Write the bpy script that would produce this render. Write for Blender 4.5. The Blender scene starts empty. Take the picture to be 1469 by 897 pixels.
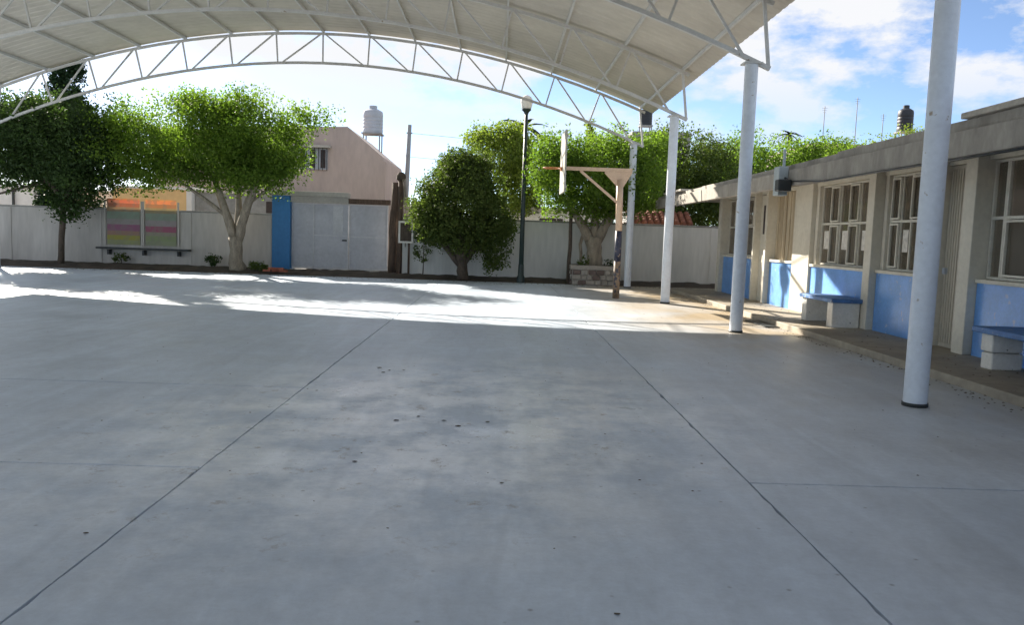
import bpy, math, random
import numpy as np
from mathutils import Vector, Matrix

# ------------------------------------------------------------------ camera, sky, sun, exposure
S = bpy.context.scene
COL = S.collection
R_ = math.radians

cam_d = bpy.data.cameras.new('camera')
cam = bpy.data.objects.new('camera', cam_d)
COL.objects.link(cam)
cam_d.sensor_fit = 'HORIZONTAL'
cam_d.sensor_width = 36.0
cam_d.lens = 36.0 * 1150.0 / 1469.0
cam_d.clip_start = 0.05
cam_d.clip_end = 2000
rx = Vector((0.99932102, -0.03198919, -0.0182808))       # world axes seen from the camera
ry = Vector((-0.01514589, 0.09563546, -0.99530119))
rz = Vector((0.03358717, 0.99490228, 0.09508602))
cam.matrix_world = Matrix(((rx.x, rx.y, rx.z, 0.0), (ry.x, ry.y, ry.z, 0.0), (rz.x, rz.y, rz.z, 1.5), (0, 0, 0, 1)))
S.camera = cam

SUN_TO = Vector((-1.15, 1.62, 1.0)).normalized()         # direction towards the sun
SUN_EL = math.asin(SUN_TO.z)
SUN_AZ = math.atan2(SUN_TO.x, SUN_TO.y)

w = bpy.data.worlds.new('World')
S.world = w
w.use_nodes = True
nt = w.node_tree
nt.nodes.clear()
N = nt.nodes.new
L = nt.links.new
out = N('ShaderNodeOutputWorld')
bg = N('ShaderNodeBackground')
bg.inputs['Strength'].default_value = 0.066
sky = N('ShaderNodeTexSky')
sky.sky_type = 'NISHITA'
sky.sun_disc = False
sky.sun_elevation = SUN_EL
sky.sun_rotation = SUN_AZ
sky.altitude = 1800
sky.air_density = 0.7
sky.dust_density = 1.0
sky.ozone_density = 1.6
geo = N('ShaderNodeTexCoord')
sep = N('ShaderNodeSeparateXYZ')
L(geo.outputs['Generated'], sep.inputs[0])
cn = N('ShaderNodeTexNoise')
cn.inputs['Scale'].default_value = 7.5
cn.inputs['Detail'].default_value = 7.0
cn.inputs['Roughness'].default_value = 0.60
mp = N('ShaderNodeMapping')
mp.inputs['Location'].default_value = (3.1, 0.4, 0.0)
mp.inputs['Scale'].default_value = (1.0, 1.0, 2.1)
L(geo.outputs['Generated'], mp.inputs[0])
L(mp.outputs[0], cn.inputs['Vector'])
cr = N('ShaderNodeValToRGB')
cr.color_ramp.elements[0].position = 0.415
cr.color_ramp.elements[0].color = (0, 0, 0, 1)
cr.color_ramp.elements[1].position = 0.55
cr.color_ramp.elements[1].color = (1, 1, 1, 1)
L(cn.outputs['Fac'], cr.inputs[0])
# clouds thin out towards the horizon
hz = N('ShaderNodeMapRange')
hz.inputs['From Min'].default_value = 0.06
hz.inputs['From Max'].default_value = 0.2
L(sep.outputs['Z'], hz.inputs['Value'])
cm = N('ShaderNodeMath'); cm.operation = 'MULTIPLY'
L(cr.outputs[0], cm.inputs[0]); L(hz.outputs[0], cm.inputs[1])
mix = N('ShaderNodeMixRGB')
mix.inputs['Color2'].default_value = (4.4, 4.45, 4.6, 1)
L(cm.outputs[0], mix.inputs['Fac'])
L(sky.outputs[0], mix.inputs['Color1'])
L(mix.outputs[0], bg.inputs['Color'])
L(bg.outputs[0], out.inputs['Surface'])

sun_d = bpy.data.lights.new('sun', 'SUN')
sun_d.energy = 4.3
sun_d.angle = R_(0.5)
sun_d.color = (1.0, 0.92, 0.80)
sun = bpy.data.objects.new('sun', sun_d)
COL.objects.link(sun)
sun.rotation_euler = SUN_TO.to_track_quat('Z', 'Y').to_euler()
sun.location = SUN_TO * 60

S.view_settings.view_transform = 'Standard'
S.view_settings.look = 'None'
S.view_settings.gamma = 1.0
S.view_settings.use_curve_mapping = False
S.view_settings.exposure = 1.7
S.render.engine = 'CYCLES'
S.cycles.max_bounces = 8
S.cycles.diffuse_bounces = 5
S.cycles.transparent_max_bounces = 12

# ------------------------------------------------------------------ materials
def mat(name, col, rough=0.7, var=0.12, scale=4.0, bump=0.0, bscale=40.0, col2=None, metal=0.0, stretch=(1, 1, 1), spots=None, spec=0.5):
    """principled material with two scales of world-space noise; col2 = the second (dirt) colour"""
    m = bpy.data.materials.new(name)
    m.use_nodes = True
    t = m.node_tree
    p = t.nodes['Principled BSDF']
    n = t.nodes.new
    l = t.links.new
    g = n('ShaderNodeNewGeometry')
    mp = n('ShaderNodeMapping')
    mp.inputs['Scale'].default_value = stretch
    l(g.outputs['Position'], mp.inputs[0])
    a = n('ShaderNodeTexNoise'); a.inputs['Scale'].default_value = scale; a.inputs['Detail'].default_value = 6
    a.inputs['Roughness'].default_value = 0.65
    l(mp.outputs[0], a.inputs['Vector'])
    r = n('ShaderNodeValToRGB')
    c2 = col2 or tuple(c * (1 - 2.2 * var) for c in col)
    r.color_ramp.elements[0].position = 0.34
    r.color_ramp.elements[1].position = 0.62
    r.color_ramp.elements[0].color = (*c2, 1)
    r.color_ramp.elements[1].color = (*col, 1)
    l(a.outputs['Fac'], r.inputs[0])
    b = n('ShaderNodeTexNoise'); b.inputs['Scale'].default_value = scale * 9; b.inputs['Detail'].default_value = 4
    l(mp.outputs[0], b.inputs['Vector'])
    mr = n('ShaderNodeMapRange')
    mr.inputs['To Min'].default_value = 1 - var
    mr.inputs['To Max'].default_value = 1 + var
    mr.inputs['From Min'].default_value = 0.3; mr.inputs['From Max'].default_value = 0.7
    l(b.outputs['Fac'], mr.inputs['Value'])
    mx = n('ShaderNodeVectorMath'); mx.operation = 'SCALE'
    l(r.outputs[0], mx.inputs[0]); l(mr.outputs[0], mx.inputs['Scale'])
    last = mx.outputs[0]
    if spots:                                              # small chips / drips of another colour
        sc_, sz_, scol = spots
        v = n('ShaderNodeTexNoise'); v.inputs['Scale'].default_value = sc_; v.inputs['Detail'].default_value = 3
        l(g.outputs['Position'], v.inputs['Vector'])
        rr = n('ShaderNodeValToRGB')
        rr.color_ramp.elements[0].position = sz_; rr.color_ramp.elements[0].color = (0, 0, 0, 1)
        rr.color_ramp.elements[1].position = sz_ + 0.05; rr.color_ramp.elements[1].color = (1, 1, 1, 1)
        l(v.outputs['Fac'], rr.inputs[0])
        mm = n('ShaderNodeMixRGB'); mm.inputs['Color2'].default_value = (*scol, 1)
        l(rr.outputs[0], mm.inputs['Fac']); l(last, mm.inputs['Color1'])
        last = mm.outputs[0]
    l(last, p.inputs['Base Color'])
    p.inputs['Roughness'].default_value = rough
    p.inputs['Metallic'].default_value = metal
    p.inputs['Specular IOR Level'].default_value = spec
    if bump:
        bn = n('ShaderNodeBump'); bn.inputs['Strength'].default_value = bump; bn.inputs['Distance'].default_value = 0.02
        c = n('ShaderNodeTexNoise'); c.inputs['Scale'].default_value = bscale; c.inputs['Detail'].default_value = 5
        l(g.outputs['Position'], c.inputs['Vector'])
        l(c.outputs['Fac'], bn.inputs['Height'])
        l(bn.outputs[0], p.inputs['Normal'])
    return m

def leaf_mat(name, dark, light, trans=0.35):
    m = bpy.data.materials.new(name)
    m.use_nodes = True
    t = m.node_tree
    t.nodes.clear()
    n = t.nodes.new
    l = t.links.new
    o = n('ShaderNodeOutputMaterial')
    at = n('ShaderNodeAttribute'); at.attribute_name = 'tone'
    r = n('ShaderNodeValToRGB')
    r.color_ramp.elements[0].color = (*dark, 1)
    r.color_ramp.elements[1].color = (*light, 1)
    l(at.outputs['Fac'], r.inputs[0])
    d = n('ShaderNodeBsdfPrincipled'); d.inputs['Roughness'].default_value = 0.6; d.inputs['Specular IOR Level'].default_value = 0.15
    l(r.outputs[0], d.inputs['Base Color'])
    tr = n('ShaderNodeBsdfTranslucent')
    hs = n('ShaderNodeMixRGB'); hs.blend_type = 'MULTIPLY'; hs.inputs['Fac'].default_value = 1
    hs.inputs['Color2'].default_value = (1.55, 1.75, 0.8, 1)
    l(r.outputs[0], hs.inputs['Color1'])
    l(hs.outputs[0], tr.inputs['Color'])
    ms = n('ShaderNodeMixShader'); ms.inputs['Fac'].default_value = trans
    l(d.outputs[0], ms.inputs[1]); l(tr.outputs[0], ms.inputs[2])
    l(ms.outputs[0], o.inputs['Surface'])
    return m

def court_mat():
    m = mat('court_concrete', (0.60, 0.685, 0.785), rough=0.42, var=0.05, scale=0.45, bump=0.05, bscale=55, col2=(0.49, 0.56, 0.645))
    t = m.node_tree
    n = t.nodes.new
    l = t.links.new
    p = t.nodes['Principled BSDF']
    g = n('ShaderNodeNewGeometry')
    base = p.inputs['Base Color'].links[0].from_socket
    # a dusty patch, with sky sheen painted in as paler colour, on the middle slab
    mp = n('ShaderNodeMapping'); mp.vector_type = 'TEXTURE'
    mp.inputs['Location'].default_value = (-0.55, 6.4, 0)
    mp.inputs['Scale'].default_value = (2.6, 3.4, 1)
    mp.inputs['Rotation'].default_value = (0, 0, R_(-28))
    l(g.outputs['Position'], mp.inputs[0])
    ln = n('ShaderNodeVectorMath'); ln.operation = 'LENGTH'
    l(mp.outputs[0], ln.inputs[0])
    mr = n('ShaderNodeMapRange'); mr.inputs['From Min'].default_value = 1.15; mr.inputs['From Max'].default_value = 0.45
    l(ln.outputs['Value'], mr.inputs['Value'])
    ns = n('ShaderNodeTexNoise'); ns.inputs['Scale'].default_value = 1.3; ns.inputs['Detail'].default_value = 8; ns.inputs['Roughness'].default_value = 0.7
    l(g.outputs['Position'], ns.inputs['Vector'])
    rr = n('ShaderNodeValToRGB'); rr.color_ramp.elements[0].position = 0.40; rr.color_ramp.elements[1].position = 0.58
    l(ns.outputs['Fac'], rr.inputs[0])
    mu = n('ShaderNodeMath'); mu.operation = 'MULTIPLY'
    l(mr.outputs[0], mu.inputs[0]); l(rr.outputs[0], mu.inputs[1])
    mx = n('ShaderNodeMixRGB'); mx.inputs['Color2'].default_value = (0.88, 0.92, 0.96, 1)
    l(mu.outputs[0], mx.inputs['Fac']); l(base, mx.inputs['Color1'])
    # brown spill marks, few and small
    sp = n('ShaderNodeTexNoise'); sp.inputs['Scale'].default_value = 3.6; sp.inputs['Detail'].default_value = 9; sp.inputs['Roughness'].default_value = 0.8
    l(g.outputs['Position'], sp.inputs['Vector'])
    sr = n('ShaderNodeValToRGB'); sr.color_ramp.elements[0].position = 0.575; sr.color_ramp.elements[1].position = 0.67
    l(sp.outputs['Fac'], sr.inputs[0])
    m3 = n('ShaderNodeMath'); m3.operation = 'MULTIPLY'
    l(sr.outputs[0], m3.inputs[0]); l(mr.outputs[0], m3.inputs[1])
    mx2 = n('ShaderNodeMixRGB'); mx2.inputs['Color2'].default_value = (0.26, 0.22, 0.18, 1)
    l(m3.outputs[0], mx2.inputs['Fac']); l(mx.outputs[0], mx2.inputs['Color1'])
    # sand by the classroom kerb; beyond the roof shadow, warm sunlight painted in as tan
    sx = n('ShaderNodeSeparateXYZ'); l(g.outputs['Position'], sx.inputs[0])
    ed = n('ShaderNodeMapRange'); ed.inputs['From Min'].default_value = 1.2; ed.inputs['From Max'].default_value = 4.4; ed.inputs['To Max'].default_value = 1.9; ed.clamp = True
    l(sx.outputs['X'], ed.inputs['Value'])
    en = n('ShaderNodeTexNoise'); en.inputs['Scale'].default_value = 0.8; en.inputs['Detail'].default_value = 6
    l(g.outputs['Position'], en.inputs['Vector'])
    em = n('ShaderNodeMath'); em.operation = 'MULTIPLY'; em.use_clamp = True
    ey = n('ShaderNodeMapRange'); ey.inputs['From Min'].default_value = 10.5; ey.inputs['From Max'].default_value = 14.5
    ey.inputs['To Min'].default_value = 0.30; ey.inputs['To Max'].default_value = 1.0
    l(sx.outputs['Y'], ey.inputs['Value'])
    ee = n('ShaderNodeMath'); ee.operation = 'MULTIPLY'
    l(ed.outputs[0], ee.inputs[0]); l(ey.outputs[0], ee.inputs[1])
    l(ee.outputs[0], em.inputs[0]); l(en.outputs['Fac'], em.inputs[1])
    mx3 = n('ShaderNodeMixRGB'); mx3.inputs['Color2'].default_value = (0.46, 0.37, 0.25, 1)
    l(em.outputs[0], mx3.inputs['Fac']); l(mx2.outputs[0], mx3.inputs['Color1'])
    # fine grain, trowel sweeps, grit and hairline wear
    gn = n('ShaderNodeTexNoise'); gn.inputs['Scale'].default_value = 16; gn.inputs['Detail'].default_value = 10; gn.inputs['Roughness'].default_value = 0.8
    l(g.outputs['Position'], gn.inputs['Vector'])
    gr = n('ShaderNodeMapRange'); gr.inputs['From Min'].default_value = 0.3; gr.inputs['From Max'].default_value = 0.7
    gr.inputs['To Min'].default_value = 0.88; gr.inputs['To Max'].default_value = 1.10
    l(gn.outputs['Fac'], gr.inputs['Value'])
    tm = n('ShaderNodeMapping'); tm.inputs['Scale'].default_value = (2.2, 0.35, 1); tm.inputs['Rotation'].default_value = (0, 0, R_(24))
    l(g.outputs['Position'], tm.inputs[0])
    tn = n('ShaderNodeTexNoise'); tn.inputs['Scale'].default_value = 1.6; tn.inputs['Detail'].default_value = 8; tn.inputs['Distortion'].default_value = 1.2
    l(tm.outputs[0], tn.inputs['Vector'])
    tr = n('ShaderNodeMapRange'); tr.inputs['From Min'].default_value = 0.35; tr.inputs['From Max'].default_value = 0.68
    tr.inputs['To Min'].default_value = 0.93; tr.inputs['To Max'].default_value = 1.06
    l(tn.outputs['Fac'], tr.inputs['Value'])
    gm = n('ShaderNodeMath'); gm.operation = 'MULTIPLY'
    l(gr.outputs[0], gm.inputs[0]); l(tr.outputs[0], gm.inputs[1])
    vo = n('ShaderNodeTexVoronoi'); vo.inputs['Scale'].default_value = 5.0
    l(g.outputs['Position'], vo.inputs['Vector'])
    vr = n('ShaderNodeMapRange'); vr.inputs['From Min'].default_value = 0.025; vr.inputs['From Max'].default_value = 0.075
    vr.inputs['To Min'].default_value = 0.55; vr.inputs['To Max'].default_value = 1.0
    l(vo.outputs['Distance'], vr.inputs['Value'])
    gm2 = n('ShaderNodeMath'); gm2.operation = 'MULTIPLY'
    l(gm.outputs[0], gm2.inputs[0]); l(vr.outputs[0], gm2.inputs[1])
    fin = n('ShaderNodeVectorMath'); fin.operation = 'SCALE'
    l(mx3.outputs[0], fin.inputs[0]); l(gm2.outputs[0], fin.inputs['Scale'])
    l(fin.outputs[0], p.inputs['Base Color'])
    # polish varies
    pn = n('ShaderNodeTexNoise'); pn.inputs['Scale'].default_value = 0.9; pn.inputs['Detail'].default_value = 6
    l(g.outputs['Position'], pn.inputs['Vector'])
    pr = n('ShaderNodeMapRange'); pr.inputs['To Min'].default_value = 0.33; pr.inputs['To Max'].default_value = 0.55
    pr.inputs['From Min'].default_value = 0.3; pr.inputs['From Max'].default_value = 0.7
    l(pn.outputs['Fac'], pr.inputs['Value'])
    pm = n('ShaderNodeMath'); pm.operation = 'MULTIPLY_ADD'; pm.inputs[1].default_value = -0.14
    l(mu.outputs[0], pm.inputs[0]); l(pr.outputs[0], pm.inputs[2])
    l(pm.outputs[0], p.inputs['Roughness'])
    return m

def glass_mat():
    m = bpy.data.materials.new('window_glass')
    m.use_nodes = True
    t = m.node_tree
    t.nodes.clear()
    n = t.nodes.new
    l = t.links.new
    o = n('ShaderNodeOutputMaterial')
    g = n('ShaderNodeBsdfGlossy'); g.inputs['Roughness'].default_value = 0.06; g.inputs['Color'].default_value = (0.9, 0.9, 0.9, 1)
    tr = n('ShaderNodeBsdfTransparent'); tr.inputs['Color'].default_value = (0.80, 0.76, 0.70, 1)
    d = n('ShaderNodeBsdfDiffuse'); d.inputs['Color'].default_value = (0.34, 0.29, 0.22, 1)
    f = n('ShaderNodeFresnel'); f.inputs['IOR'].default_value = 1.5
    m1 = n('ShaderNodeMixShader'); m1.inputs['Fac'].default_value = 0.38
    l(tr.outputs[0], m1.inputs[1]); l(d.outputs[0], m1.inputs[2])
    m2 = n('ShaderNodeMixShader')
    l(f.outputs[0], m2.inputs['Fac']); l(m1.outputs[0], m2.inputs[1]); l(g.outputs[0], m2.inputs[2])
    l(m2.outputs[0], o.inputs['Surface'])
    return m

def banner_mat(name, rows, x0, x1, z0, z1):
    """printed tarpaulin: colour rows from bottom to top; the vinyl lets some light through"""
    m = bpy.data.materials.new(name)
    m.use_nodes = True
    t = m.node_tree
    t.nodes.clear()
    n = t.nodes.new
    l = t.links.new
    o = n('ShaderNodeOutputMaterial')
    g = n('ShaderNodeNewGeometry')
    s = n('ShaderNodeSeparateXYZ'); l(g.outputs['Position'], s.inputs[0])
    mr = n('ShaderNodeMapRange'); mr.inputs['From Min'].default_value = z0; mr.inputs['From Max'].default_value = z1
    l(s.outputs['Z'], mr.inputs['Value'])
    r = n('ShaderNodeValToRGB'); r.color_ramp.interpolation = 'CONSTANT'
    while len(r.color_ramp.elements) < len(rows):
        r.color_ramp.elements.new(0.5)
    for e, (p, c) in zip(r.color_ramp.elements, rows):
        e.position = p; e.color = (*c, 1)
    l(mr.outputs[0], r.inputs[0])
    nz = n('ShaderNodeTexNoise'); nz.inputs['Scale'].default_value = 5; nz.inputs['Detail'].default_value = 4
    l(g.outputs['Position'], nz.inputs['Vector'])
    rr = n('ShaderNodeValToRGB'); rr.color_ramp.elements[0].position = 0.5; rr.color_ramp.elements[1].position = 0.56
    l(nz.outputs['Fac'], rr.inputs[0])
    fm = n('ShaderNodeMath'); fm.operation = 'MULTIPLY'; fm.inputs[1].default_value = 0.35
    l(rr.outputs[0], fm.inputs[0])
    mx = n('ShaderNodeMixRGB'); mx.inputs['Color2'].default_value = (0.42, 0.40, 0.34, 1)
    l(fm.outputs[0], mx.inputs['Fac']); l(r.outputs[0], mx.inputs['Color1'])
    d = n('ShaderNodeBsdfDiffuse'); l(mx.outputs[0], d.inputs['Color'])
    tr = n('ShaderNodeBsdfTranslucent'); l(mx.outputs[0], tr.inputs['Color'])
    ms = n('ShaderNodeMixShader'); ms.inputs['Fac'].default_value = 0.4
    l(d.outputs[0], ms.inputs[1]); l(tr.outputs[0], ms.inputs[2])
    l(ms.outputs[0], o.inputs['Surface'])
    return m

M = dict(
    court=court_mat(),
    joint=mat('joint_dirt', (0.05, 0.045, 0.04), 0.95, 0.2, 6),
    earth=mat('earth', (0.20, 0.155, 0.11), 0.95, 0.2, 1.2, 0.4, 20),
    soil=mat('bed_soil', (0.085, 0.065, 0.048), 0.95, 0.25, 2.5, 0.6, 18),
    kerb=mat('kerb_concrete', (0.50, 0.48, 0.43), 0.85, 0.12, 1.5, 0.2, 30),
    walk=mat('walkway_concrete', (0.40, 0.35, 0.27), 0.7, 0.12, 0.9, 0.15, 35, col2=(0.28, 0.245, 0.195)),
    steel=mat('white_painted_steel', (0.60, 0.60, 0.58), 0.45, 0.06, 3.0, spots=(9, 0.70, (0.30, 0.24, 0.18))),
    column=mat('column_paint', (0.72, 0.765, 0.83), 0.40, 0.05, 2.0, 0.03, 30, spots=(9, 0.69, (0.36, 0.30, 0.24))),
    sheet=mat('roof_sheet_paint', (0.58, 0.54, 0.465), 0.55, 0.05, 0.5, col2=(0.48, 0.445, 0.385)),
    dark=mat('dark_metal', (0.03, 0.035, 0.035), 0.5, 0.15, 6),
    wallL=mat('weathered_wall', (0.58, 0.545, 0.50), 0.9, 0.06, 0.7, 0.25, 25, col2=(0.44, 0.41, 0.375), stretch=(1.8, 1.8, 0.3)),
    wallR=mat('white_wall', (0.80, 0.785, 0.75), 0.85, 0.05, 0.6, 0.2, 25, col2=(0.66, 0.65, 0.62), stretch=(1.8, 1.8, 0.3)),
    cap=mat('wall_cap', (0.36, 0.35, 0.32), 0.9, 0.12, 2, 0.2, 25),
    blue=mat('blue_paint', (0.18, 0.40, 0.82), 0.42, 0.07, 2.2, 0.10, 30, col2=(0.135, 0.30, 0.64), spots=(8, 0.67, (0.36, 0.47, 0.68))),
    pillar_blue=mat('pillar_blue', (0.035, 0.20, 0.47), 0.55, 0.06, 1.2, 0.05, 30),
    cream=mat('cream_paint', (0.70, 0.66, 0.56), 0.7, 0.06, 1.5, 0.08, 30, col2=(0.60, 0.56, 0.47)),
    frame=mat('window_frame_paint', (0.72, 0.69, 0.60), 0.5, 0.08, 6),
    door=mat('door_sheet_paint', (0.56, 0.51, 0.42), 0.5, 0.07, 1.8, stretch=(1, 1, 0.4)),
    slat=mat('tan_slat', (0.46, 0.37, 0.25), 0.6, 0.12, 2.0, stretch=(1, 1, 0.3)),
    slat_light=mat('pale_slat', (0.58, 0.49, 0.35), 0.6, 0.12, 2.0, stretch=(1, 1, 0.3)),
    roofc=mat('roof_concrete', (0.38, 0.35, 0.305), 0.85, 0.10, 1.6, 0.2, 25, col2=(0.25, 0.23, 0.20), stretch=(1.5, 1.2, 0.5)),
    roofl=mat('pale_roof_edge', (0.50, 0.46, 0.40), 0.85, 0.12, 2.0, 0.2, 25),
    room=mat('room_plaster', (0.50, 0.44, 0.35), 0.9, 0.05, 1.0),
    curtain=mat('brown_curtain', (0.30, 0.22, 0.15), 0.9, 0.15, 3.0, stretch=(1, 4, 0.2)),
    paper=mat('paper', (0.75, 0.72, 0.66), 0.9, 0.15, 9.0),
    glass=glass_mat(),
    white=mat('white_wash', (0.84, 0.81, 0.75), 0.8, 0.06, 3.0, 0.2, 30, col2=(0.72, 0.68, 0.61), spots=(11, 0.70, (0.05, 0.045, 0.04))),
    bench=mat('bench_blue', (0.095, 0.22, 0.48), 0.55, 0.1, 5.0, 0.15, 30, col2=(0.065, 0.15, 0.34), spots=(12, 0.62, (0.36, 0.40, 0.46))),
    gate=mat('gate_grey', (0.52, 0.52, 0.56), 0.5, 0.07, 1.2, col2=(0.44, 0.445, 0.48), spots=(5, 0.75, (0.22, 0.16, 0.12))),
    gate_frame=mat('gate_frame', (0.60, 0.60, 0.62), 0.5, 0.08, 4.0),
    lintel=mat('lintel_plaster', (0.50, 0.47, 0.42), 0.85, 0.08, 1.5, 0.2, 25),
    beam=mat('old_wood', (0.13, 0.085, 0.06), 0.85, 0.25, 5.0, 0.4, 20, stretch=(3, 3, 0.4)),
    pink=mat('pink_plaster', (0.51, 0.415, 0.37), 0.9, 0.06, 0.6, 0.1, 25, col2=(0.43, 0.345, 0.31), stretch=(1.5, 1.5, 0.4)),
    peach=mat('peach_plaster', (0.80, 0.55, 0.27), 0.9, 0.05, 0.6),
    whitehouse=mat('white_plaster', (0.78, 0.77, 0.74), 0.9, 0.05, 0.6),
    greyhouse=mat('grey_block', (0.33, 0.33, 0.32), 0.9, 0.1, 1.2),
    tile=mat('red_tile', (0.34, 0.13, 0.08), 0.85, 0.2, 5.0),
    winred=mat('dark_opening', (0.05, 0.035, 0.035), 0.6, 0.2, 5.0),
    tank_grey=mat('grey_tank', (0.42, 0.45, 0.50), 0.45, 0.06, 2.0),
    tank_black=mat('black_tank', (0.022, 0.026, 0.034), 0.5, 0.1, 2.0),
    bark=mat('pale_bark', (0.34, 0.29, 0.22), 0.9, 0.2, 5.0, 0.6, 14, col2=(0.20, 0.165, 0.125), stretch=(2, 2, 0.7)),
    bark_dark=mat('dark_bark', (0.11, 0.085, 0.065), 0.95, 0.2, 5.0, 0.6, 14, stretch=(2, 2, 0.7)),
    leaf_ficus=leaf_mat('ficus_leaf', (0.075, 0.13, 0.025), (0.18, 0.26, 0.045), 0.5),
    leaf_dark=leaf_mat('dark_leaf', (0.028, 0.052, 0.020), (0.07, 0.115, 0.035), 0.32),
    leaf_bush=leaf_mat('bush_leaf', (0.055, 0.088, 0.024), (0.13, 0.165, 0.045), 0.36),
    leaf_pale=leaf_mat('pale_leaf', (0.11, 0.15, 0.035), (0.23, 0.28, 0.06), 0.48),
    leaf_cyp=leaf_mat('cypress_leaf', (0.012, 0.032, 0.014), (0.035, 0.07, 0.03), 0.12),
    peach_paint=mat('hoop_peach_paint', (0.68, 0.49, 0.34), 0.5, 0.08, 4.0, col2=(0.60, 0.42, 0.29)),
    hoop_dark=mat('hoop_dark_paint', (0.035, 0.04, 0.075), 0.5, 0.2, 7.0, spots=(10, 0.62, (0.33, 0.25, 0.19))),
    hoop_worn=mat('hoop_worn_paint', (0.34, 0.24, 0.16), 0.6, 0.2, 7.0, spots=(10, 0.52, (0.05, 0.05, 0.07))),
    board=mat('backboard_white', (0.46, 0.44, 0.38), 0.55, 0.08, 3.0),
    rim=mat('rim_orange', (0.55, 0.22, 0.08), 0.5, 0.1, 6.0),
    lamp_pole=mat('lamp_pole_green', (0.025, 0.045, 0.042), 0.45, 0.1, 3.0),
    globe=mat('lamp_globe_acrylic', (0.78, 0.77, 0.72), 0.3, 0.03, 3.0),
    stone=mat('planter_stone', (0.42, 0.38, 0.33), 0.9, 0.15, 5.0, 0.4, 20),
    stone_dark=mat('planter_stone_dark', (0.20, 0.15, 0.13), 0.9, 0.15, 5.0, 0.4, 20),
    mortar=mat('mortar', (0.40, 0.37, 0.33), 0.95, 0.12, 5.0),
    boxgrey=mat('meter_box_grey', (0.40, 0.45, 0.46), 0.5, 0.06, 4.0),
    brick=mat('red_brick', (0.40, 0.13, 0.08), 0.9, 0.15, 6.0),
    dry=mat('dry_leaf_brown', (0.11, 0.085, 0.06), 0.9, 0.2, 9.0),
    pole=mat('utility_pole_concrete', (0.33, 0.33, 0.33), 0.9, 0.08, 3.0),
)

# ------------------------------------------------------------------ helpers
def mesh(name, verts, faces, m, parent=None, smooth=False):
    me = bpy.data.meshes.new(name)
    me.from_pydata([tuple(v) for v in verts], [], faces)
    me.update()
    if smooth:
        me.polygons.foreach_set('use_smooth', [True] * len(me.polygons))
    me.materials.append(m)
    o = bpy.data.objects.new(name, me)
    COL.objects.link(o)
    if parent is not None:
        o.parent = parent
        o.matrix_parent_inverse = Matrix.Translation(-WORLD(parent))
    return o

def WORLD(o):
    v = Vector(o.location)
    # every Empty here is unrotated and children are stored in world coordinates
    return Vector(o['base']) if 'base' in o else Vector((0, 0, 0))

def tag(o, label, cat, group=None):
    o['label'] = label
    o['category'] = cat
    if group:
        o['group'] = group
    return o

def thing(name, label, cat, loc, group=None):
    o = bpy.data.objects.new(name, None)
    o.empty_display_size = 0.3
    COL.objects.link(o)
    o.location = loc
    o['base'] = tuple(loc)
    return tag(o, label, cat, group)

def struct(o):
    o['kind'] = 'structure'
    return o

BF = [(0, 3, 2, 1), (4, 5, 6, 7), (0, 1, 5, 4), (1, 2, 6, 5), (2, 3, 7, 6), (3, 0, 4, 7)]
def boxv(x0, x1, y0, y1, z0, z1):
    return [(x0, y0, z0), (x1, y0, z0), (x1, y1, z0), (x0, y1, z0), (x0, y0, z1), (x1, y0, z1), (x1, y1, z1), (x0, y1, z1)]

def boxes(name, bs, m, parent=None, bevel=0.0):
    V, F = [], []
    for b in bs:
        k = len(V)
        V += boxv(*b)
        F += [tuple(i + k for i in f) for f in BF]
    o = mesh(name, V, F, m, parent)
    if bevel:
        md = o.modifiers.new('bevel', 'BEVEL')
        md.width = bevel; md.segments = 2; md.limit_method = 'ANGLE'
    return o

def box(name, x0, x1, y0, y1, z0, z1, m, parent=None, bevel=0.0):
    return boxes(name, [(x0, x1, y0, y1, z0, z1)], m, parent, bevel)

def frame_of(d):
    d = d.normalized()
    a = Vector((0, 0, 1)) if abs(d.z) < 0.92 else Vector((0, 1, 0))
    u = d.cross(a).normalized()
    return u, d.cross(u).normalized()

def tube_geo(pts, rad, n=10, cap=True, V=None, F=None, wob=0.0, rng=None):
    V = [] if V is None else V
    F = [] if F is None else F
    pts = [Vector(p) for p in pts]
    if not hasattr(rad, '__len__'):
        rad = [rad] * len(pts)
    k0 = len(V)
    for i, p in enumerate(pts):
        d = pts[min(i + 1, len(pts) - 1)] - pts[max(i - 1, 0)]
        u, v = frame_of(d)
        for j in range(n):
            a = 2 * math.pi * (j + 0.5) / n
            r = rad[i] * (1 + (rng.uniform(-wob, wob) if rng else 0))
            V.append(tuple(p + (u * math.cos(a) + v * math.sin(a)) * r))
    for i in range(len(pts) - 1):
        for j in range(n):
            a, b = k0 + i * n + j, k0 + i * n + (j + 1) % n
            F.append((a, b, b + n, a + n))
    if cap:
        F.append(tuple(k0 + j for j in range(n))[::-1])
        e = k0 + (len(pts) - 1) * n
        F.append(tuple(e + j for j in range(n)))
    return V, F

def tube(name, pts, rad, m, parent=None, n=10, smooth=True):
    V, F = tube_geo(pts, rad, n)
    return mesh(name, V, F, m, parent, smooth and n > 5)

def bar(name, a, b, wd, m, parent=None):
    """square steel tube from a to b"""
    return tube(name, [a, b], wd * 0.7071, m, parent, n=4, smooth=False)

def lathe(name, cx, cy, prof, m, parent=None, n=24):
    V, F = [], []
    for r, z in prof:
        for j in range(n):
            a = 2 * math.pi * j / n
            V.append((cx + r * math.cos(a), cy + r * math.sin(a), z))
    for i in range(len(prof) - 1):
        for j in range(n):
            a, b = i * n + j, i * n + (j + 1) % n
            F.append((a, b, b + n, a + n))
    F.append(tuple(range(n))[::-1])
    F.append(tuple((len(prof) - 1) * n + j for j in range(n)))
    o = mesh(name, V, F, m, parent, True)
    md = o.modifiers.new('edge', 'EDGE_SPLIT'); md.split_angle = R_(35)
    return o

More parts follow.
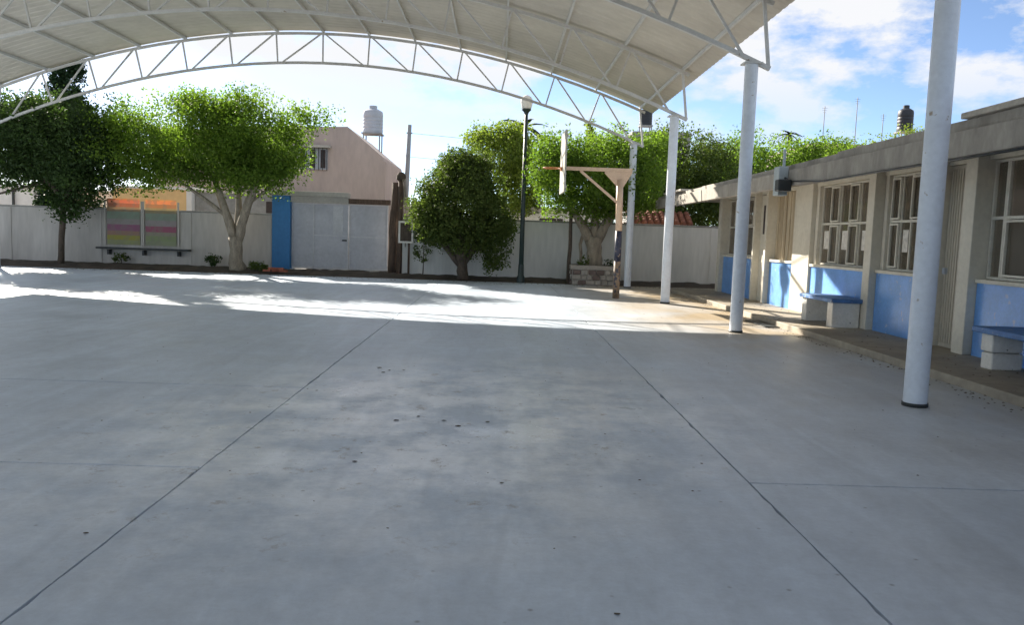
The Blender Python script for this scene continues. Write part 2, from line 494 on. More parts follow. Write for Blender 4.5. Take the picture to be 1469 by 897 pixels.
def prism_y(name, poly, y0, y1, m, parent=None):
    """polygon given in x,z extruded along y"""
    n = len(poly)
    V = [(x, y0, z) for x, z in poly] + [(x, y1, z) for x, z in poly]
    F = [tuple(range(n)), tuple(range(n, 2 * n))[::-1]]
    for i in range(n):
        j = (i + 1) % n
        F.append((i, i + n, j + n, j))
    return mesh(name, V, F, m, parent)

def crown(name, lobes, n, size, m, parent, seed, clump=0.22, per=26, fill=0.5, up=0.35):
    """a crown of many small folded leaf faces, gathered in clumps spread through the lobes"""
    rng = np.random.default_rng(seed)
    lob = np.array([l for l in lobes], float)              # cx cy cz rx ry rz
    sub = []
    for l in lob:                                           # smaller bunches bulging out of each mass
        for _ in range(int(5 + 5 * min(l[3], 1.6))):
            v = rng.normal(size=3); v[2] = abs(v[2]) * 1.2 - 0.55; v /= np.linalg.norm(v)
            q = rng.uniform(0.26, 0.42)
            sub.append([*(l[:3] + v * l[3:] * rng.uniform(0.78, 0.98)), *(l[3:] * q * rng.uniform(0.85, 1.15, 3))])
    lob[:, 3:] *= 0.93
    lob = np.vstack([lob, np.array(sub)])
    wt = (lob[:, 3] * lob[:, 4] + lob[:, 4] * lob[:, 5] + lob[:, 3] * lob[:, 5])
    nc = max(8, n // per)
    li = rng.choice(len(lob), nc, p=wt / wt.sum())
    d = rng.normal(size=(nc, 3)); d /= np.linalg.norm(d, axis=1)[:, None]
    rr = np.where(rng.random(nc) < fill, rng.random(nc) ** 0.4, rng.uniform(0.85, 1.06, nc))
    cc = lob[li, :3] + d * rr[:, None] * lob[li, 3:]
    csz = rng.uniform(0.6, 1.5, nc) * clump
    ctone = np.clip(rng.normal(0.45, 0.22, nc), 0, 1)
    k = rng.integers(0, nc, n)
    off = np.clip(rng.normal(size=(n, 3)), -1.25, 1.25) * csz[k][:, None] * np.array([1, 1, 0.75])
    c = cc[k] + off
    nr = rng.normal(size=(n, 3)) + d[k] * 0.5 + np.array([0, 0, up])
    nr /= np.linalg.norm(nr, axis=1)[:, None]
    t = rng.normal(size=(n, 3)); t -= nr * (t * nr).sum(1)[:, None]; t /= np.linalg.norm(t, axis=1)[:, None]
    b = np.cross(nr, t)
    s = size * rng.uniform(0.65, 1.35, n)[:, None]
    v0 = c - t * s * 0.5
    v2 = c + t * s * 0.5 - nr * s * 0.08
    v1 = c + b * s * 0.30 + nr * s * 0.07
    v3 = c - b * s * 0.30 + nr * s * 0.07
    V = np.stack([v0, v1, v2, v3], 1).reshape(-1, 3)
    me = bpy.data.meshes.new(name)
    me.vertices.add(4 * n)
    me.vertices.foreach_set('co', V.ravel())
    me.loops.add(4 * n)
    me.loops.foreach_set('vertex_index', np.arange(4 * n))
    me.polygons.add(n)
    me.polygons.foreach_set('loop_start', np.arange(n) * 4)
    me.polygons.foreach_set('loop_total', np.full(n, 4))
    tone = np.clip(ctone[k] + rng.normal(0, 0.09, n), 0, 1)
    at = me.attributes.new('tone', 'FLOAT', 'FACE')
    at.data.foreach_set('value', tone)
    me.update(calc_edges=True)
    me.materials.append(m)
    o = bpy.data.objects.new(name, me)
    COL.objects.link(o)
    o.parent = parent
    o.matrix_parent_inverse = Matrix.Translation(-WORLD(parent))
    o['kind'] = 'stuff'
    return o

def limbs(name, chains, m, parent, seed=1, n=9):
    rng = random.Random(seed)
    V, F = [], []
    for pts, rad in chains:
        # subdivide and jitter so that limbs are not straight
        P, Rr = [], []
        for i in range(len(pts) - 1):
            a, b = Vector(pts[i]), Vector(pts[i + 1])
            st = 3
            for q in range(st):
                f = q / st
                j = Vector((rng.uniform(-1, 1), rng.uniform(-1, 1), 0)) * rad[i] * (0.16 if (i or q) else 0)
                P.append(a.lerp(b, f) + j); Rr.append(rad[i] + (rad[i + 1] - rad[i]) * f)
        P.append(Vector(pts[-1])); Rr.append(rad[-1])
        tube_geo(P, Rr, n, True, V, F, 0.10, rng)
    return mesh(name, V, F, m, parent, True)

# ------------------------------------------------------------------ ground, court, walkway
g = mesh('ground', [(-700, -300, -0.09), (700, -300, -0.09), (700, 900, -0.09), (-700, 900, -0.09)], [(0, 1, 2, 3)], M['earth'])
struct(g)
court = struct(box('court', -26, 5.16, -9, 25.9, -0.085, -0.045, M['joint']))
GAP = 0.006
JR = random.Random(5)
XJ = [-26, -1.81, 1.62, 5.15]
def slab(x0, x1, y0, y1):
    a, b, c, d = x0 + GAP, x1 - GAP, y0 + GAP * 1.6, y1 - GAP * 1.6
    ring = []
    def side(px0, py0, px1, py1):
        m_ = max(2, int(math.hypot(px1 - px0, py1 - py0) / 0.12))
        for k in range(m_):
            f = k / m_
            q = JR.uniform(-0.0025, 0.0025) - (JR.uniform(0.002, 0.013) if JR.random() < 0.10 else 0)   # chipped here and there
            nx_, ny_ = (py1 - py0), -(px1 - px0)
            h_ = math.hypot(nx_, ny_)
            ring.append((px0 + (px1 - px0) * f + nx_ / h_ * q, py0 + (py1 - py0) * f + ny_ / h_ * q))
    side(a, c, b, c); side(b, c, b, d); side(b, d, a, d); side(a, d, a, c)
    k = len(ring)
    V = [(x, y, 0.0) for x, y in ring] + [(x, y, -0.045) for x, y in ring]
    F = [tuple(range(k))] + [(i_, i_ + k, (i_ + 1) % k + k, (i_ + 1) % k) for i_ in range(k)]
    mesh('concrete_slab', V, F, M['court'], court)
for y0, y1 in ((-9, 4.9), (4.9, 7.53), (7.53, 25.9)):
    slab(XJ[0], XJ[1], y0, y1)
slab(XJ[1], XJ[2], -9, 25.9)
for y0, y1 in ((-9, 4.9), (4.9, 25.9)):
    slab(XJ[2], XJ[3], y0, y1)
struct(box('apron', 5.165, 12, 23.8, 27.3, -0.085, -0.004, M['walk']))
struct(box('walkway', 5.15, 6.9, -9, 23.79, -0.088, 0.10, M['walk'], None, 0.012))

def heap(name, x0, x1, y0, y1, z, seed, nx, ny, amp, m):
    rng = random.Random(seed)
    V, F = [], []
    for j in range(ny + 1):
        for i in range(nx + 1):
            fy = j / ny
            edge = min(1, fy * 3)
            V.append((x0 + (x1 - x0) * i / nx, y0 + (y1 - y0) * fy + (rng.uniform(-0.10, 0.10) if j == 0 else 0), -0.05 + (z + 0.05) * edge + rng.uniform(0, amp) * edge))
    for j in range(ny):
        for i in range(nx):
            a = j * (nx + 1) + i
            F.append((a, a + 1, a + nx + 2, a + nx + 1))
    return struct(mesh(name, V, F, m, None, True))
heap('planting_bed', -26, 7.6, 25.85, 28.6, 0.07, 4, 150, 9, 0.06, M['soil'])

# ------------------------------------------------------------------ arched canopy over the court
XC, HALF = -5.55, 9.90
ztop = lambda x: 7.42 - (x - XC) ** 2 / 49.0
zbot = lambda x: 6.55 - (x - XC) ** 2 / 45.2
TY = [25.1, 19.3, 13.45, 7.55, 1.65, -4.2]
canopy = thing('sports_canopy', 'large arched white metal canopy on slim round posts roofing the court', 'canopy', (XC, 10.4, 0))
NP = 7
for ti, ty in enumerate(TY):
    tr = bpy.data.objects.new('arch_truss', None)
    COL.objects.link(tr)
    tr.parent = canopy
    tr.location = Vector((XC, ty, 6.5)) - Vector((XC, 10.4, 0))
    tr['base'] = (XC, ty, 6.5)
    NS = 28
    pt = [(XC - HALF + 2 * HALF * i / NS, ty, 0) for i in range(NS + 1)]
    tube('top_chord', [(x, y, ztop(x)) for x, y, _ in pt], 0.05, M['steel'], tr, n=4, smooth=False)
    tube('bottom_chord', [(x, y, zbot(x)) for x, y, _ in pt], 0.05, M['steel'], tr, n=4, smooth=False)
    st = HALF / NP
    node = lambda k: XC + k * st
    for k in range(-NP + 1, NP):
        x = node(k)
        xb = XC + (x - XC) * 0.965
        bar('web_post', (x, ty, ztop(x)), (xb, ty, zbot(xb)), 0.042, M['steel'], tr)
    for k in range(NP):
        for s in (-1, 1):
            xi, xo = node(s * k), XC + s * ((k + 1) * st * 0.965 - 0.12)
            if k == NP - 1:
                xo = XC + s * (HALF - 0.45)
            bar('web_diagonal', (xi + s * 0.05, ty, ztop(xi + s * 0.05)), (xo, ty, zbot(xo)), 0.042, M['steel'], tr)
    for s in (-1, 1):
        bar('web_post', (XC + s * (HALF - 0.16), ty, ztop(XC + HALF - 0.16)), (XC + s * (HALF - 0.02), ty, zbot(XC + HALF)), 0.05, M['steel'], tr)
    for cx in (4.05, -15.56):
        c = tube('column', [(cx, ty, 0.012), (cx, ty, 4.44)], 0.108, M['column'], canopy, n=24)
        c['base'] = (XC, 10.4, 0)
        c.modifiers.new('edge', 'EDGE_SPLIT')
        bp = tube('base_ring', [(cx, ty, 0.0), (cx, ty, 0.035)], 0.118, M['dark'], None, n=20)
        bp.parent = c
        cp = box('cap_plate', cx - 0.15, cx + 0.15, ty - 0.13, ty + 0.13, 4.441, 4.465, M['steel']); cp.parent = c
for k in range(-NP, NP + 1):
    x = XC + k * HALF / NP * 0.985
    box('purlin', x - 0.024, x + 0.024, -4.6, 25.25, ztop(x) + 0.036, ztop(x) + 0.115, M['steel'], canopy)
# trapezoid-ribbed sheets following the arch
ys = []
y = -4.75
while y < 24.95:
    ys += [(y, 0.0), (y + 0.17, 0.0), (y + 0.205, 0.011), (y + 0.265, 0.011)]
    y += 0.30
ys.append((25.25, 0.0))
NA = 40
V, F = [], []
for i in range(NA + 1):
    x = XC - 10.17 + 20.34 * i / NA
    for yy, dz in ys:
        V.append((x, yy, ztop(x) + 0.118 + dz))
ny = len(ys)
for i in range(NA):
    for j in range(ny - 1):
        a = i * ny + j
        F.append((a, a + ny, a + ny + 1, a + 1))
rs = mesh('roof_sheet', V, F, M['sheet'], canopy)
md = rs.modifiers.new('gauge', 'SOLIDIFY'); md.thickness = 0.006; md.offset = 1

# ------------------------------------------------------------------ classroom building on the right
B = thing('classroom_building', 'long low cream and blue classroom block with flat roof beside the court', 'building', (6.4, 12, 0.10))
Z0, ZT = 0.10, 2.80
XF, XG, XP = 6.42, 6.56, 6.30                                # wainscot face, glass plane, pillar face
END, NEAR = 23.2, -8.0
# shell: far end wall, back wall with high windows, room floor, cross walls
box('wall', 6.42, 13.0, END - 0.16, END, Z0, ZT, M['cream'], B)
box('wall', 13.0, 13.15, NEAR, END, 0, 1.3, M['room'], B)
box('wall', 13.0, 13.15, NEAR, END, 2.35, ZT, M['room'], B)
box('wall', 6.42, 13.0, NEAR, NEAR + 0.15, Z0, ZT, M['cream'], B)
box('room_floor', 6.91, 13.0, NEAR, END, 0.02, 0.09, M['room'], B)
for y in (19.1, 10.78, 2.0):
    box('partition', 6.75, 12.98, y - 0.06, y + 0.06, 0.10, ZT, M['room'], B)
box('roof_fascia', 4.97, 5.12, NEAR - 0.6, 26.0, 2.52, 2.797, M['roofc'], B, 0.008)
box('roof_slab', 5.05, 13.6, NEAR - 0.6, 12.2, 2.80, 2.93, M['roofc'], B, 0.008)
box('roof_slab', 5.06, 13.6, 12.215, 20.4, 2.80, 2.905, M['roofc'], B, 0.008)
box('roof_slab', 5.07, 13.6, 20.41, 26.05, 2.80, 2.895, M['roofc'], B, 0.008)
box('roof_coping', 4.99, 5.5, NEAR - 0.6, 8.85, 2.934, 3.0, M['roofl'], B, 0.01)
box('roof_coping', 4.95, 5.3, 22.3, 24.6, 2.898, 2.955, M['roofl'], B, 0.01)
box('lintel', 6.45, 6.62, NEAR, END - 0.17, 2.72, ZT - 0.002, M['cream'], B)

def pillar(y0, y1, m='cream', x0=XP):
    box('pillar', x0, 6.74, y0, y1, Z0, ZT - 0.004, M[m], B, 0.01)

def wainscot(y0, y1, top=1.08, m='blue'):
    box('wainscot_panel', XF, 6.68, y0 + 0.002, y1 - 0.002, Z0 - 0.002, top, M[m], B)
    box('window_sill', XF - 0.035, 6.70, y0 + 0.004, y1 - 0.004, top + 0.001, top + 0.055, M['cream'], B, 0.006)

def window(y0, y1, z0, z1, cols, mid=1.95, open_cols=(), papers=(), curtains=()):
    t = 0.032
    w_ = boxes('window', [(XG - 0.03, XG + 0.03, y0, y1, z0, z0 + t), (XG - 0.03, XG + 0.03, y0, y1, z1 - t, z1),
                          (XG - 0.03, XG + 0.03, y0, y0 + t, z0 + t, z1 - t), (XG - 0.03, XG + 0.03, y1 - t, y1, z0 + t, z1 - t)], M['frame'], B)
    w_['base'] = tuple(B['base'])
    def sub(o):
        o.parent = w_
        o.matrix_parent_inverse = Matrix.Identity(4)
    sub(box('transom', XG - 0.028, XG + 0.028, y0 + t + 0.001, y1 - t - 0.001, mid - 0.02, mid + 0.02, M['frame']))
    cw = (y1 - y0 - 2 * t) / cols
    for i in range(cols):
        a, b = y0 + t + i * cw, y0 + t + (i + 1) * cw
        if i:
            for zz0, zz1 in ((z0 + t + 0.001, mid - 0.021), (mid + 0.021, z1 - t - 0.001)):
                sub(box('mullion', XG - 0.026, XG + 0.026, a - 0.014, a + 0.014, zz0, zz1, M['frame']))
        for r_, (zz0, zz1) in enumerate(((z0 + t + 0.004, mid - 0.024), (mid + 0.024, z1 - t - 0.004))):
            sub(box('pane', XG - 0.004, XG + 0.004, a + 0.016, b - 0.016, zz0, zz1, M['glass']))
            if (i, r_) in open_cols:                          # steel casement frame standing proud of the fixed bars
                q = 0.028
                y_a, y_b, z_a, z_b = a + 0.018, b - 0.018, zz0 + 0.01, zz1 - 0.01
                X0, X1 = XG - 0.06, XG - 0.032
                sub(boxes('casement', [(X0, X1, y_a, y_b, z_a, z_a + q), (X0, X1, y_a, y_b, z_b - q, z_b),
                                       (X0, X1, y_a, y_a + q, z_a + q, z_b - q), (X0, X1, y_b - q, y_b, z_a + q, z_b - q)], M['frame']))
            if (i, r_) in papers:
                zc_ = zz0 + (zz1 - zz0) * 0.62
                sub(box('paper_notice', XG - 0.012, XG - 0.006, a + cw * 0.22, b - cw * 0.25, zc_ - 0.19, zc_ + 0.17, M['paper']))
            if (i, r_) in curtains:
                sub(box('curtain', XG + 0.10, XG + 0.115, a, b, zz0, zz1, M['curtain']))

# far bay with barred window
wainscot(20.0, END - 0.30, 1.12)
pillar(END - 0.30, END - 0.002)
window(20.05, END - 0.31, 1.18, 2.70, 5, 1.95, {(1, 1), (3, 1)}, (), {(0, 0), (1, 0), (2, 0), (3, 0), (4, 0), (0, 1), (2, 1)})
# far door with a small glazed light
d1 = box('door', 6.46, 6.52, 19.12, 19.90, Z0 + 0.004, 2.70, M['cream'], B)
d1['base'] = tuple(B['base'])
for o in (box('door_light', 6.452, 6.459, 19.32, 19.70, 1.75, 2.45, M['winred']), box('handle', 6.42, 6.459, 19.2, 19.24, 1.18, 1.3, M['dark'])):
    o.parent = d1
pillar(19.90, 20.0); pillar(18.98, 19.11)
# bay closed with vertical slats
wainscot(17.42, 18.97, 1.10)
rng = random.Random(8)
k = 0
y = 17.44
while y < 18.93:
    wdt = rng.uniform(0.10, 0.15)
    xo = rng.uniform(-0.012, 0.012)
    box('slat', XG - 0.02 + xo, XG + 0.03 + xo, y, min(y + wdt, 18.96), 1.165, 2.71, M['slat_light' if rng.random() < 0.4 else 'slat'], B)
    y += wdt + 0.008
pillar(16.45, 17.41, 'cream', 6.37)
# window bay over the near white bench
wainscot(13.82, 16.44, 1.08)
window(14.12, 16.30, 1.14, 2.71, 5, 1.95, {(1, 0), (3, 0), (1, 1), (3, 1)}, {(0, 0), (2, 0), (4, 0)}, {(4, 1), (3, 1), (2, 1)})
pillar(16.31, 16.44, 'cream', 6.46)
pillar(13.82, 14.11, 'cream', 6.46)
pillar(13.55, 13.81)
wainscot(11.72, 13.54, 1.08)
window(11.76, 13.42, 1.14, 2.71, 5, 1.95, {(4, 1), (2, 1), (4, 0), (1, 0)}, {(3, 0)}, {(3, 1), (1, 1)})
pillar(13.43, 13.54, 'cream', 6.47)
pillar(11.63, 11.71)
# ribbed sheet-metal door
d2 = box('door', 6.50, 6.54, 10.94, 11.62, Z0 + 0.004, 2.71, M['door'], B)
d2['base'] = tuple(B['base'])
y = 10.99
while y < 11.58:
    o = box('door_rib', 6.486, 6.499, y, y + 0.028, Z0 + 0.06, 2.66, M['door']); o.parent = d2
    y += 0.062
o = box('handle', 6.44, 6.485, 11.50, 11.56, 1.16, 1.25, M['tank_grey']); o.parent = d2
pillar(10.66, 10.93)
wainscot(7.9, 10.65, 1.08)
window(7.94, 10.345, 1.14, 2.71, 4, 1.95, {(3, 0), (2, 1)}, (), {(0, 0), (1, 0), (0, 1)})
window(10.352, 10.645, 1.14, 2.71, 1, 1.95)
pillar(7.62, 7.89)
wainscot(4.9, 7.61, 1.08)
window(4.94, 7.57, 1.14, 2.71, 5, 1.95)
pillar(4.62, 4.89)
box('wall', XF, 6.68, NEAR + 0.151, 4.61, Z0 - 0.002, 2.71, M['blue'], B)

# electric box with floodlight at the eave
fx = thing('eave_light', 'grey electric box with black floodlight on the eave above the slatted bay', 'light fixture', (4.9, 14.1, 2.5))
box('meter_box', 4.80, 4.965, 13.98, 14.25, 2.36, 2.86, M['boxgrey'], fx, 0.01)
box('conduit', 4.90, 4.94, 14.09, 14.13, 2.861, 3.16, M['boxgrey'], fx)
fl = box('floodlight', 4.72, 4.95, 13.74, 13.94, 2.42, 2.62, M['dark'], fx, 0.02)
bar('bracket', (4.9, 13.95, 2.66), (4.9, 13.80, 2.60), 0.03, M['dark'], fx)
cb = tube('eave_cable', [(4.955, 13.9, 2.60), (4.955, 12.4, 2.50), (4.955, 10.7, 2.505), (4.955, 9.0, 2.49), (4.955, 7.0, 2.50)], 0.014, M['dark'], None, 6)
tag(cb, 'thin black cable strung along the underside of the classroom eave', 'cable')

# ------------------------------------------------------------------ benches
def bench(x0, x1, y0, y1, label, solid):
    zb = 0.10
    t = thing('concrete_bench', label, 'bench', ((x0 + x1) / 2, (y0 + y1) / 2, zb), 'concrete benches along the classroom wall')
    box('seat', x0 - 0.05, x1, y0 - 0.05, y1 + 0.05, 0.535, 0.605, M['bench'], t, 0.012)
    for yy in ((y0, y0 + 0.22), (y1 - 0.22, y1)):
        if solid:
            box('leg', x0, x1 - 0.12, yy[0], yy[1], zb, 0.533, M['white'], t, 0.012)
        else:                                                  # two rough blocks, one on the other
            l_ = box('leg', x0 + 0.06, x1 - 0.14, yy[0], yy[1], zb, 0.30, M['white'], t, 0.02)
            l_['base'] = tuple(t['base'])
            o = box('block', x0 + 0.04, x1 - 0.16, yy[0] - 0.015, yy[1] - 0.01, 0.312, 0.533, M['white'], None, 0.02)
            o.parent = l_
            o = box('mortar_joint', x0 + 0.08, x1 - 0.18, yy[0] + 0.02, yy[1] - 0.03, 0.301, 0.311, M['mortar'], None)
            o.parent = l_
    if solid:
        for i in range(3):
            box('back_slat', x1 - 0.16, x1 - 0.122, y0 + 0.225, y1 - 0.225, 0.14 + i * 0.125, 0.24 + i * 0.125, M['white'], t)
    return t
bench(5.80, 6.40, 13.75, 15.15, 'blue topped bench on white block legs in sunlight under the five column window', True)
bench(5.82, 6.40, 7.9, 9.55, 'blue topped bench on stacked pale blocks at the right edge past the ribbed door', False)

# thin dark plate at the walkway edge
dr = box('dark_plate', 4.86, 5.12, 14.35, 15.55, 0.001, 0.02, M['dark'], None)
tag(dr, 'dark narrow plate at the foot of the walkway kerb', 'drain')

# ------------------------------------------------------------------ rear walls, gateway
def perimeter(x0, x1, yf, z1, m, label):
    t = thing('perimeter_wall', label, 'wall', ((x0 + x1) / 2, yf, 0))
    box('wall_body', x0, x1, yf, yf + 0.18, -0.05, z1 - 0.06, M[m], t)
    box('coping', x0 - 0.01, x1 + 0.01, yf - 0.025, yf + 0.205, z1 - 0.059, z1, M['cap'], t, 0.01)
    x = x0 + 1.2
    while x < x1 - 0.5:                                       # shallow buttress strips between the block panels
        box('wall_pier', x, x + 0.18, yf - 0.022, yf - 0.001, -0.05, z1 - 0.062, M[m], t)
        x += 3.1
    return t
perimeter(-40, -7.95, 28.2, 2.0, 'wallL', 'grey weathered perimeter wall behind the trees left of the gate')
perimeter(-3.30, 16, 27.4, 2.06, 'wallR', 'pale painted perimeter wall behind the bush and basketball hoop')

gw = thing('gateway', 'blue painted pillar carrying a pale plaster lintel at the gate', 'gateway', (-7.6, 28.3, 0.05))
box('pillar', -7.92, -7.30, 28.12, 28.6, -0.05, 2.63, M['pillar_blue'], gw, 0.012)
box('lintel', -7.98, -5.30, 28.10, 28.62, 2.632, 2.80, M['lintel'], gw, 0.012)
box('lintel_panel', -7.298, -5.30, 28.22, 28.5, 2.42, 2.631, M['lintel'], gw)
box('timber_beam', -5.295, -3.86, 28.2, 28.5, 2.43, 2.60, M['beam'], gw)

gt = thing('metal_gate', 'grey sheet metal double gate beside the blue pillar', 'gate', (-5.6, 28.35, 0.05))
def leaf(x0, x1, z1):
    p = box('gate_leaf', x0 + 0.045, x1 - 0.045, 28.36, 28.375, 0.17, z1 - 0.045, M['gate'], gt)
    p['base'] = tuple(gt['base'])
    fr = [(x0, x1, 28.33, 28.385, 0.12, 0.165), (x0, x1, 28.33, 28.385, z1 - 0.04, z1),
          (x0, x0 + 0.042, 28.33, 28.385, 0.166, z1 - 0.041), (x1 - 0.042, x1, 28.33, 28.385, 0.166, z1 - 0.041)]
    for b in fr:
        o = box('frame_bar', *b, M['gate_frame']); o.parent = p
    return p
lf = leaf(-7.29, -5.31, 2.41)
for b in ((-6.55, -6.51, 28.34, 28.359, 0.17, 2.36), (-6.50, -5.36, 28.34, 28.359, 1.28, 1.32)):
    o = box('frame_bar', *b, M['gate_frame']); o.parent = lf
o = box('repair_plate', -5.85, -5.50, 28.342, 28.358, 1.36, 2.34, M['gate_frame']); o.parent = lf
o = box('bolt', -5.52, -5.36, 28.30, 28.339, 1.12, 1.17, M['dark']); o.parent = lf
rf = leaf(-5.29, -3.93, 2.41)
o = box('frame_bar', -5.245, -3.975, 28.345, 28.359, 1.26, 1.30, M['gate_frame']); o.parent = rf
box('threshold', -7.30, -3.93, 28.2, 28.5, -0.05, 0.10, M['kerb'], gt)

def post(name, x, y, h, r, m, label, cat, seed, lean=0.0):
    t = limbs(name, [([(x, y, -0.05), (x + lean * 0.5, y, h * 0.5), (x + lean, y, h)], [r * 1.1, r, r * 0.9])], m, None, seed, 8)
    return tag(t, label, cat)
post('wooden_post', -3.66, 27.75, 3.18, 0.15, M['beam'], 'thick dark brown timber post at the right side of the gate', 'post', 3, 0.05)
mp_ = thing('meter_post', 'brown post with rounded cap and hanging wires next to the timber post', 'post', (-3.42, 27.5, 0))
limbs('shaft', [([(-3.42, 27.5, -0.05), (-3.40, 27.5, 1.6), (-3.40, 27.5, 3.25)], [0.10, 0.09, 0.09])], M['beam'], mp_, 5, 8)
lathe('cap', -3.40, 27.5, [(0.10, 3.24), (0.16, 3.28), (0.16, 3.42), (0.08, 3.52)], M['bark_dark'], mp_, 10)
for s in range(3):
    tube('wire', [(-3.34 + s * 0.05, 27.38, 3.3), (-3.24 + s * 0.04, 27.36, 2.7 - s * 0.2), (-3.30 + s * 0.05, 27.37, 1.6 - s * 0.3)], 0.014, M['bark'], mp_, 5)
sg = thing('framed_sign', 'small white framed board on a thin post by the round bush', 'sign', (-3.2, 27.25, 0))
box('board', -3.36, -2.98, 27.24, 27.26, 1.20, 1.82, M['bark_dark'], sg)
boxes('frame', [(-3.42, -3.36, 27.22, 27.28, 1.14, 1.88), (-2.98, -2.92, 27.22, 27.28, 1.14, 1.88), (-3.36, -2.98, 27.22, 27.28, 1.14, 1.20), (-3.36, -2.98, 27.22, 27.28, 1.82, 1.88)], M['white'], sg)
for x in (-3.38, -3.06):
    box('leg', x - 0.035, x + 0.035, 27.225, 27.275, 0.0, 1.139, M['beam'], sg)

# ------------------------------------------------------------------ banners and ledge on the left wall
rows_a = [(0, (0.50, 0.52, 0.28)), (0.10, (0.56, 0.52, 0.16)), (0.20, (0.55, 0.36, 0.28)), (0.30, (0.50, 0.25, 0.36)), (0.44, (0.52, 0.48, 0.46)),
          (0.56, (0.42, 0.50, 0.40)), (0.72, (0.56, 0.42, 0.28)), (0.82, (0.62, 0.33, 0.22)), (0.90, (0.84, 0.42, 0.28)), (0.97, (0.85, 0.48, 0.24))]
rows_b = [(0, (0.48, 0.52, 0.34)), (0.10, (0.46, 0.52, 0.30)), (0.21, (0.52, 0.48, 0.38)), (0.29, (0.55, 0.22, 0.30)), (0.42, (0.54, 0.48, 0.48)),
          (0.55, (0.44, 0.52, 0.42)), (0.70, (0.56, 0.46, 0.28)), (0.82, (0.64, 0.40, 0.24)), (0.90, (0.86, 0.48, 0.27)), (0.97, (0.85, 0.52, 0.25))]
for i, (x0, x1, rows, lb) in enumerate(((-13.60, -12.48, rows_a, 'left printed banner with purple stripe on the grey wall above the black ledge'),
                                        (-12.28, -11.22, rows_b, 'right printed banner with crimson stripe on the grey wall above the black ledge'))):
    t = thing('printed_banner', lb, 'banner', ((x0 + x1) / 2, 28.12, 0.75), 'printed banners on the wall')
    nx_, nz_ = 6, 8
    rg = random.Random(i)
    V = [(x0 + (x1 - x0) * a / nx_, 28.13 + rg.uniform(-0.008, 0.008), 0.75 + 1.58 * b / nz_) for b in range(nz_ + 1) for a in range(nx_ + 1)]
    F = [(b * (nx_ + 1) + a, b * (nx_ + 1) + a + 1, (b + 1) * (nx_ + 1) + a + 1, (b + 1) * (nx_ + 1) + a) for b in range(nz_) for a in range(nx_)]
    o = mesh('banner_sheet', V, F, banner_mat('banner_print', rows, x0, x1, 0.75, 2.33), t)
    md = o.modifiers.new('gauge', 'SOLIDIFY'); md.thickness = 0.003
    for x in (x0 - 0.07, x1 + 0.07):
        box('batten', x - 0.025, x + 0.025, 28.115, 28.15, 0.72, 2.26, M['wallL'], t)
lg = thing('wall_ledge', 'long black ledge under the two printed banners', 'ledge', (-12.3, 28.0, 0.5))
box('plank', -13.9, -10.72, 27.9, 28.175, 0.59, 0.655, M['dark'], lg, 0.008)
for x in (-13.5, -12.3, -11.1):
    box('bracket', x - 0.03, x + 0.03, 27.95, 28.175, 0.40, 0.569, M['dark'], lg)

# ------------------------------------------------------------------ basketball hoop
hp = thing('basketball_hoop', 'peach and dark blue basketball hoop with backboard seen edge on', 'basketball hoop', (3.02, 20.45, 0))
HX, HY = 3.02, 20.45
tube('post', [(HX, HY, 1.72), (HX - 0.03, HY, 3.0)], 0.085, M['peach_paint'], hp, 16)
tube('post_dark_band', [(HX, HY, 0.95), (HX, HY, 1.719)], 0.086, M['hoop_dark'], hp, 16)
tube('post_foot', [(HX, HY, 0.0), (HX, HY, 0.949)], 0.087, M['hoop_worn'], hp, 16)
prism_y('gusset', [(HX - 0.08, 2.82), (HX + 0.06, 2.82), (HX + 0.26, 3.16), (HX + 0.26, 3.20), (HX - 0.42, 3.20), (HX - 0.42, 3.16)], HY - 0.04, HY + 0.04, M['peach_paint'], hp)
box('arm', 1.57, HX + 0.27, HY - 0.045, HY + 0.045, 3.203, 3.29, M['peach_paint'], hp)
bar('brace', (1.98, HY, 3.2), (HX - 0.06, HY, 2.42), 0.06, M['peach_paint'], hp)
bb = box('backboard', 1.52, 1.565, HY - 0.72, HY + 0.72, 2.62, 4.12, M['board'], hp, 0.006)
for z in (2.75, 4.0):
    box('backboard_batten', 1.566, 1.60, HY - 0.6, HY + 0.6, z - 0.03, z + 0.03, M['board'], hp)
rim_pts = [(1.26 + 0.225 * math.cos(a), HY + 0.225 * math.sin(a), 3.24) for a in [2 * math.pi * i / 24 for i in range(25)]]
tube('rim', rim_pts, 0.012, M['rim'], hp, 6)
box('rim_bracket', 1.47, 1.519, HY - 0.08, HY + 0.08, 3.18, 3.27, M['rim'], hp)

# ------------------------------------------------------------------ lamp post
lp = thing('street_lamp', 'tall dark lamp post with white lantern globe beside the round bush', 'street lamp', (0.72, 25.95, 0))
tube('pole', [(0.72, 25.95, 0.0), (0.72, 25.95, 2.6), (0.72, 25.95, 5.40)], [0.085, 0.07, 0.055], M['lamp_pole'], lp, 12)
lathe('pole_base', 0.72, 25.95, [(0.13, 0.0), (0.13, 0.18), (0.10, 0.24), (0.088, 0.6)], M['lamp_pole'], lp, 14)
lathe('lantern_holder', 0.72, 25.95, [(0.055, 5.36), (0.08, 5.43), (0.15, 5.50), (0.15, 5.53)], M['lamp_pole'], lp, 16)
lathe('globe', 0.72, 25.95, [(0.12, 5.531), (0.155, 5.56), (0.19, 5.72), (0.20, 5.80), (0.15, 5.90), (0.06, 5.96)], M['globe'], lp, 18)

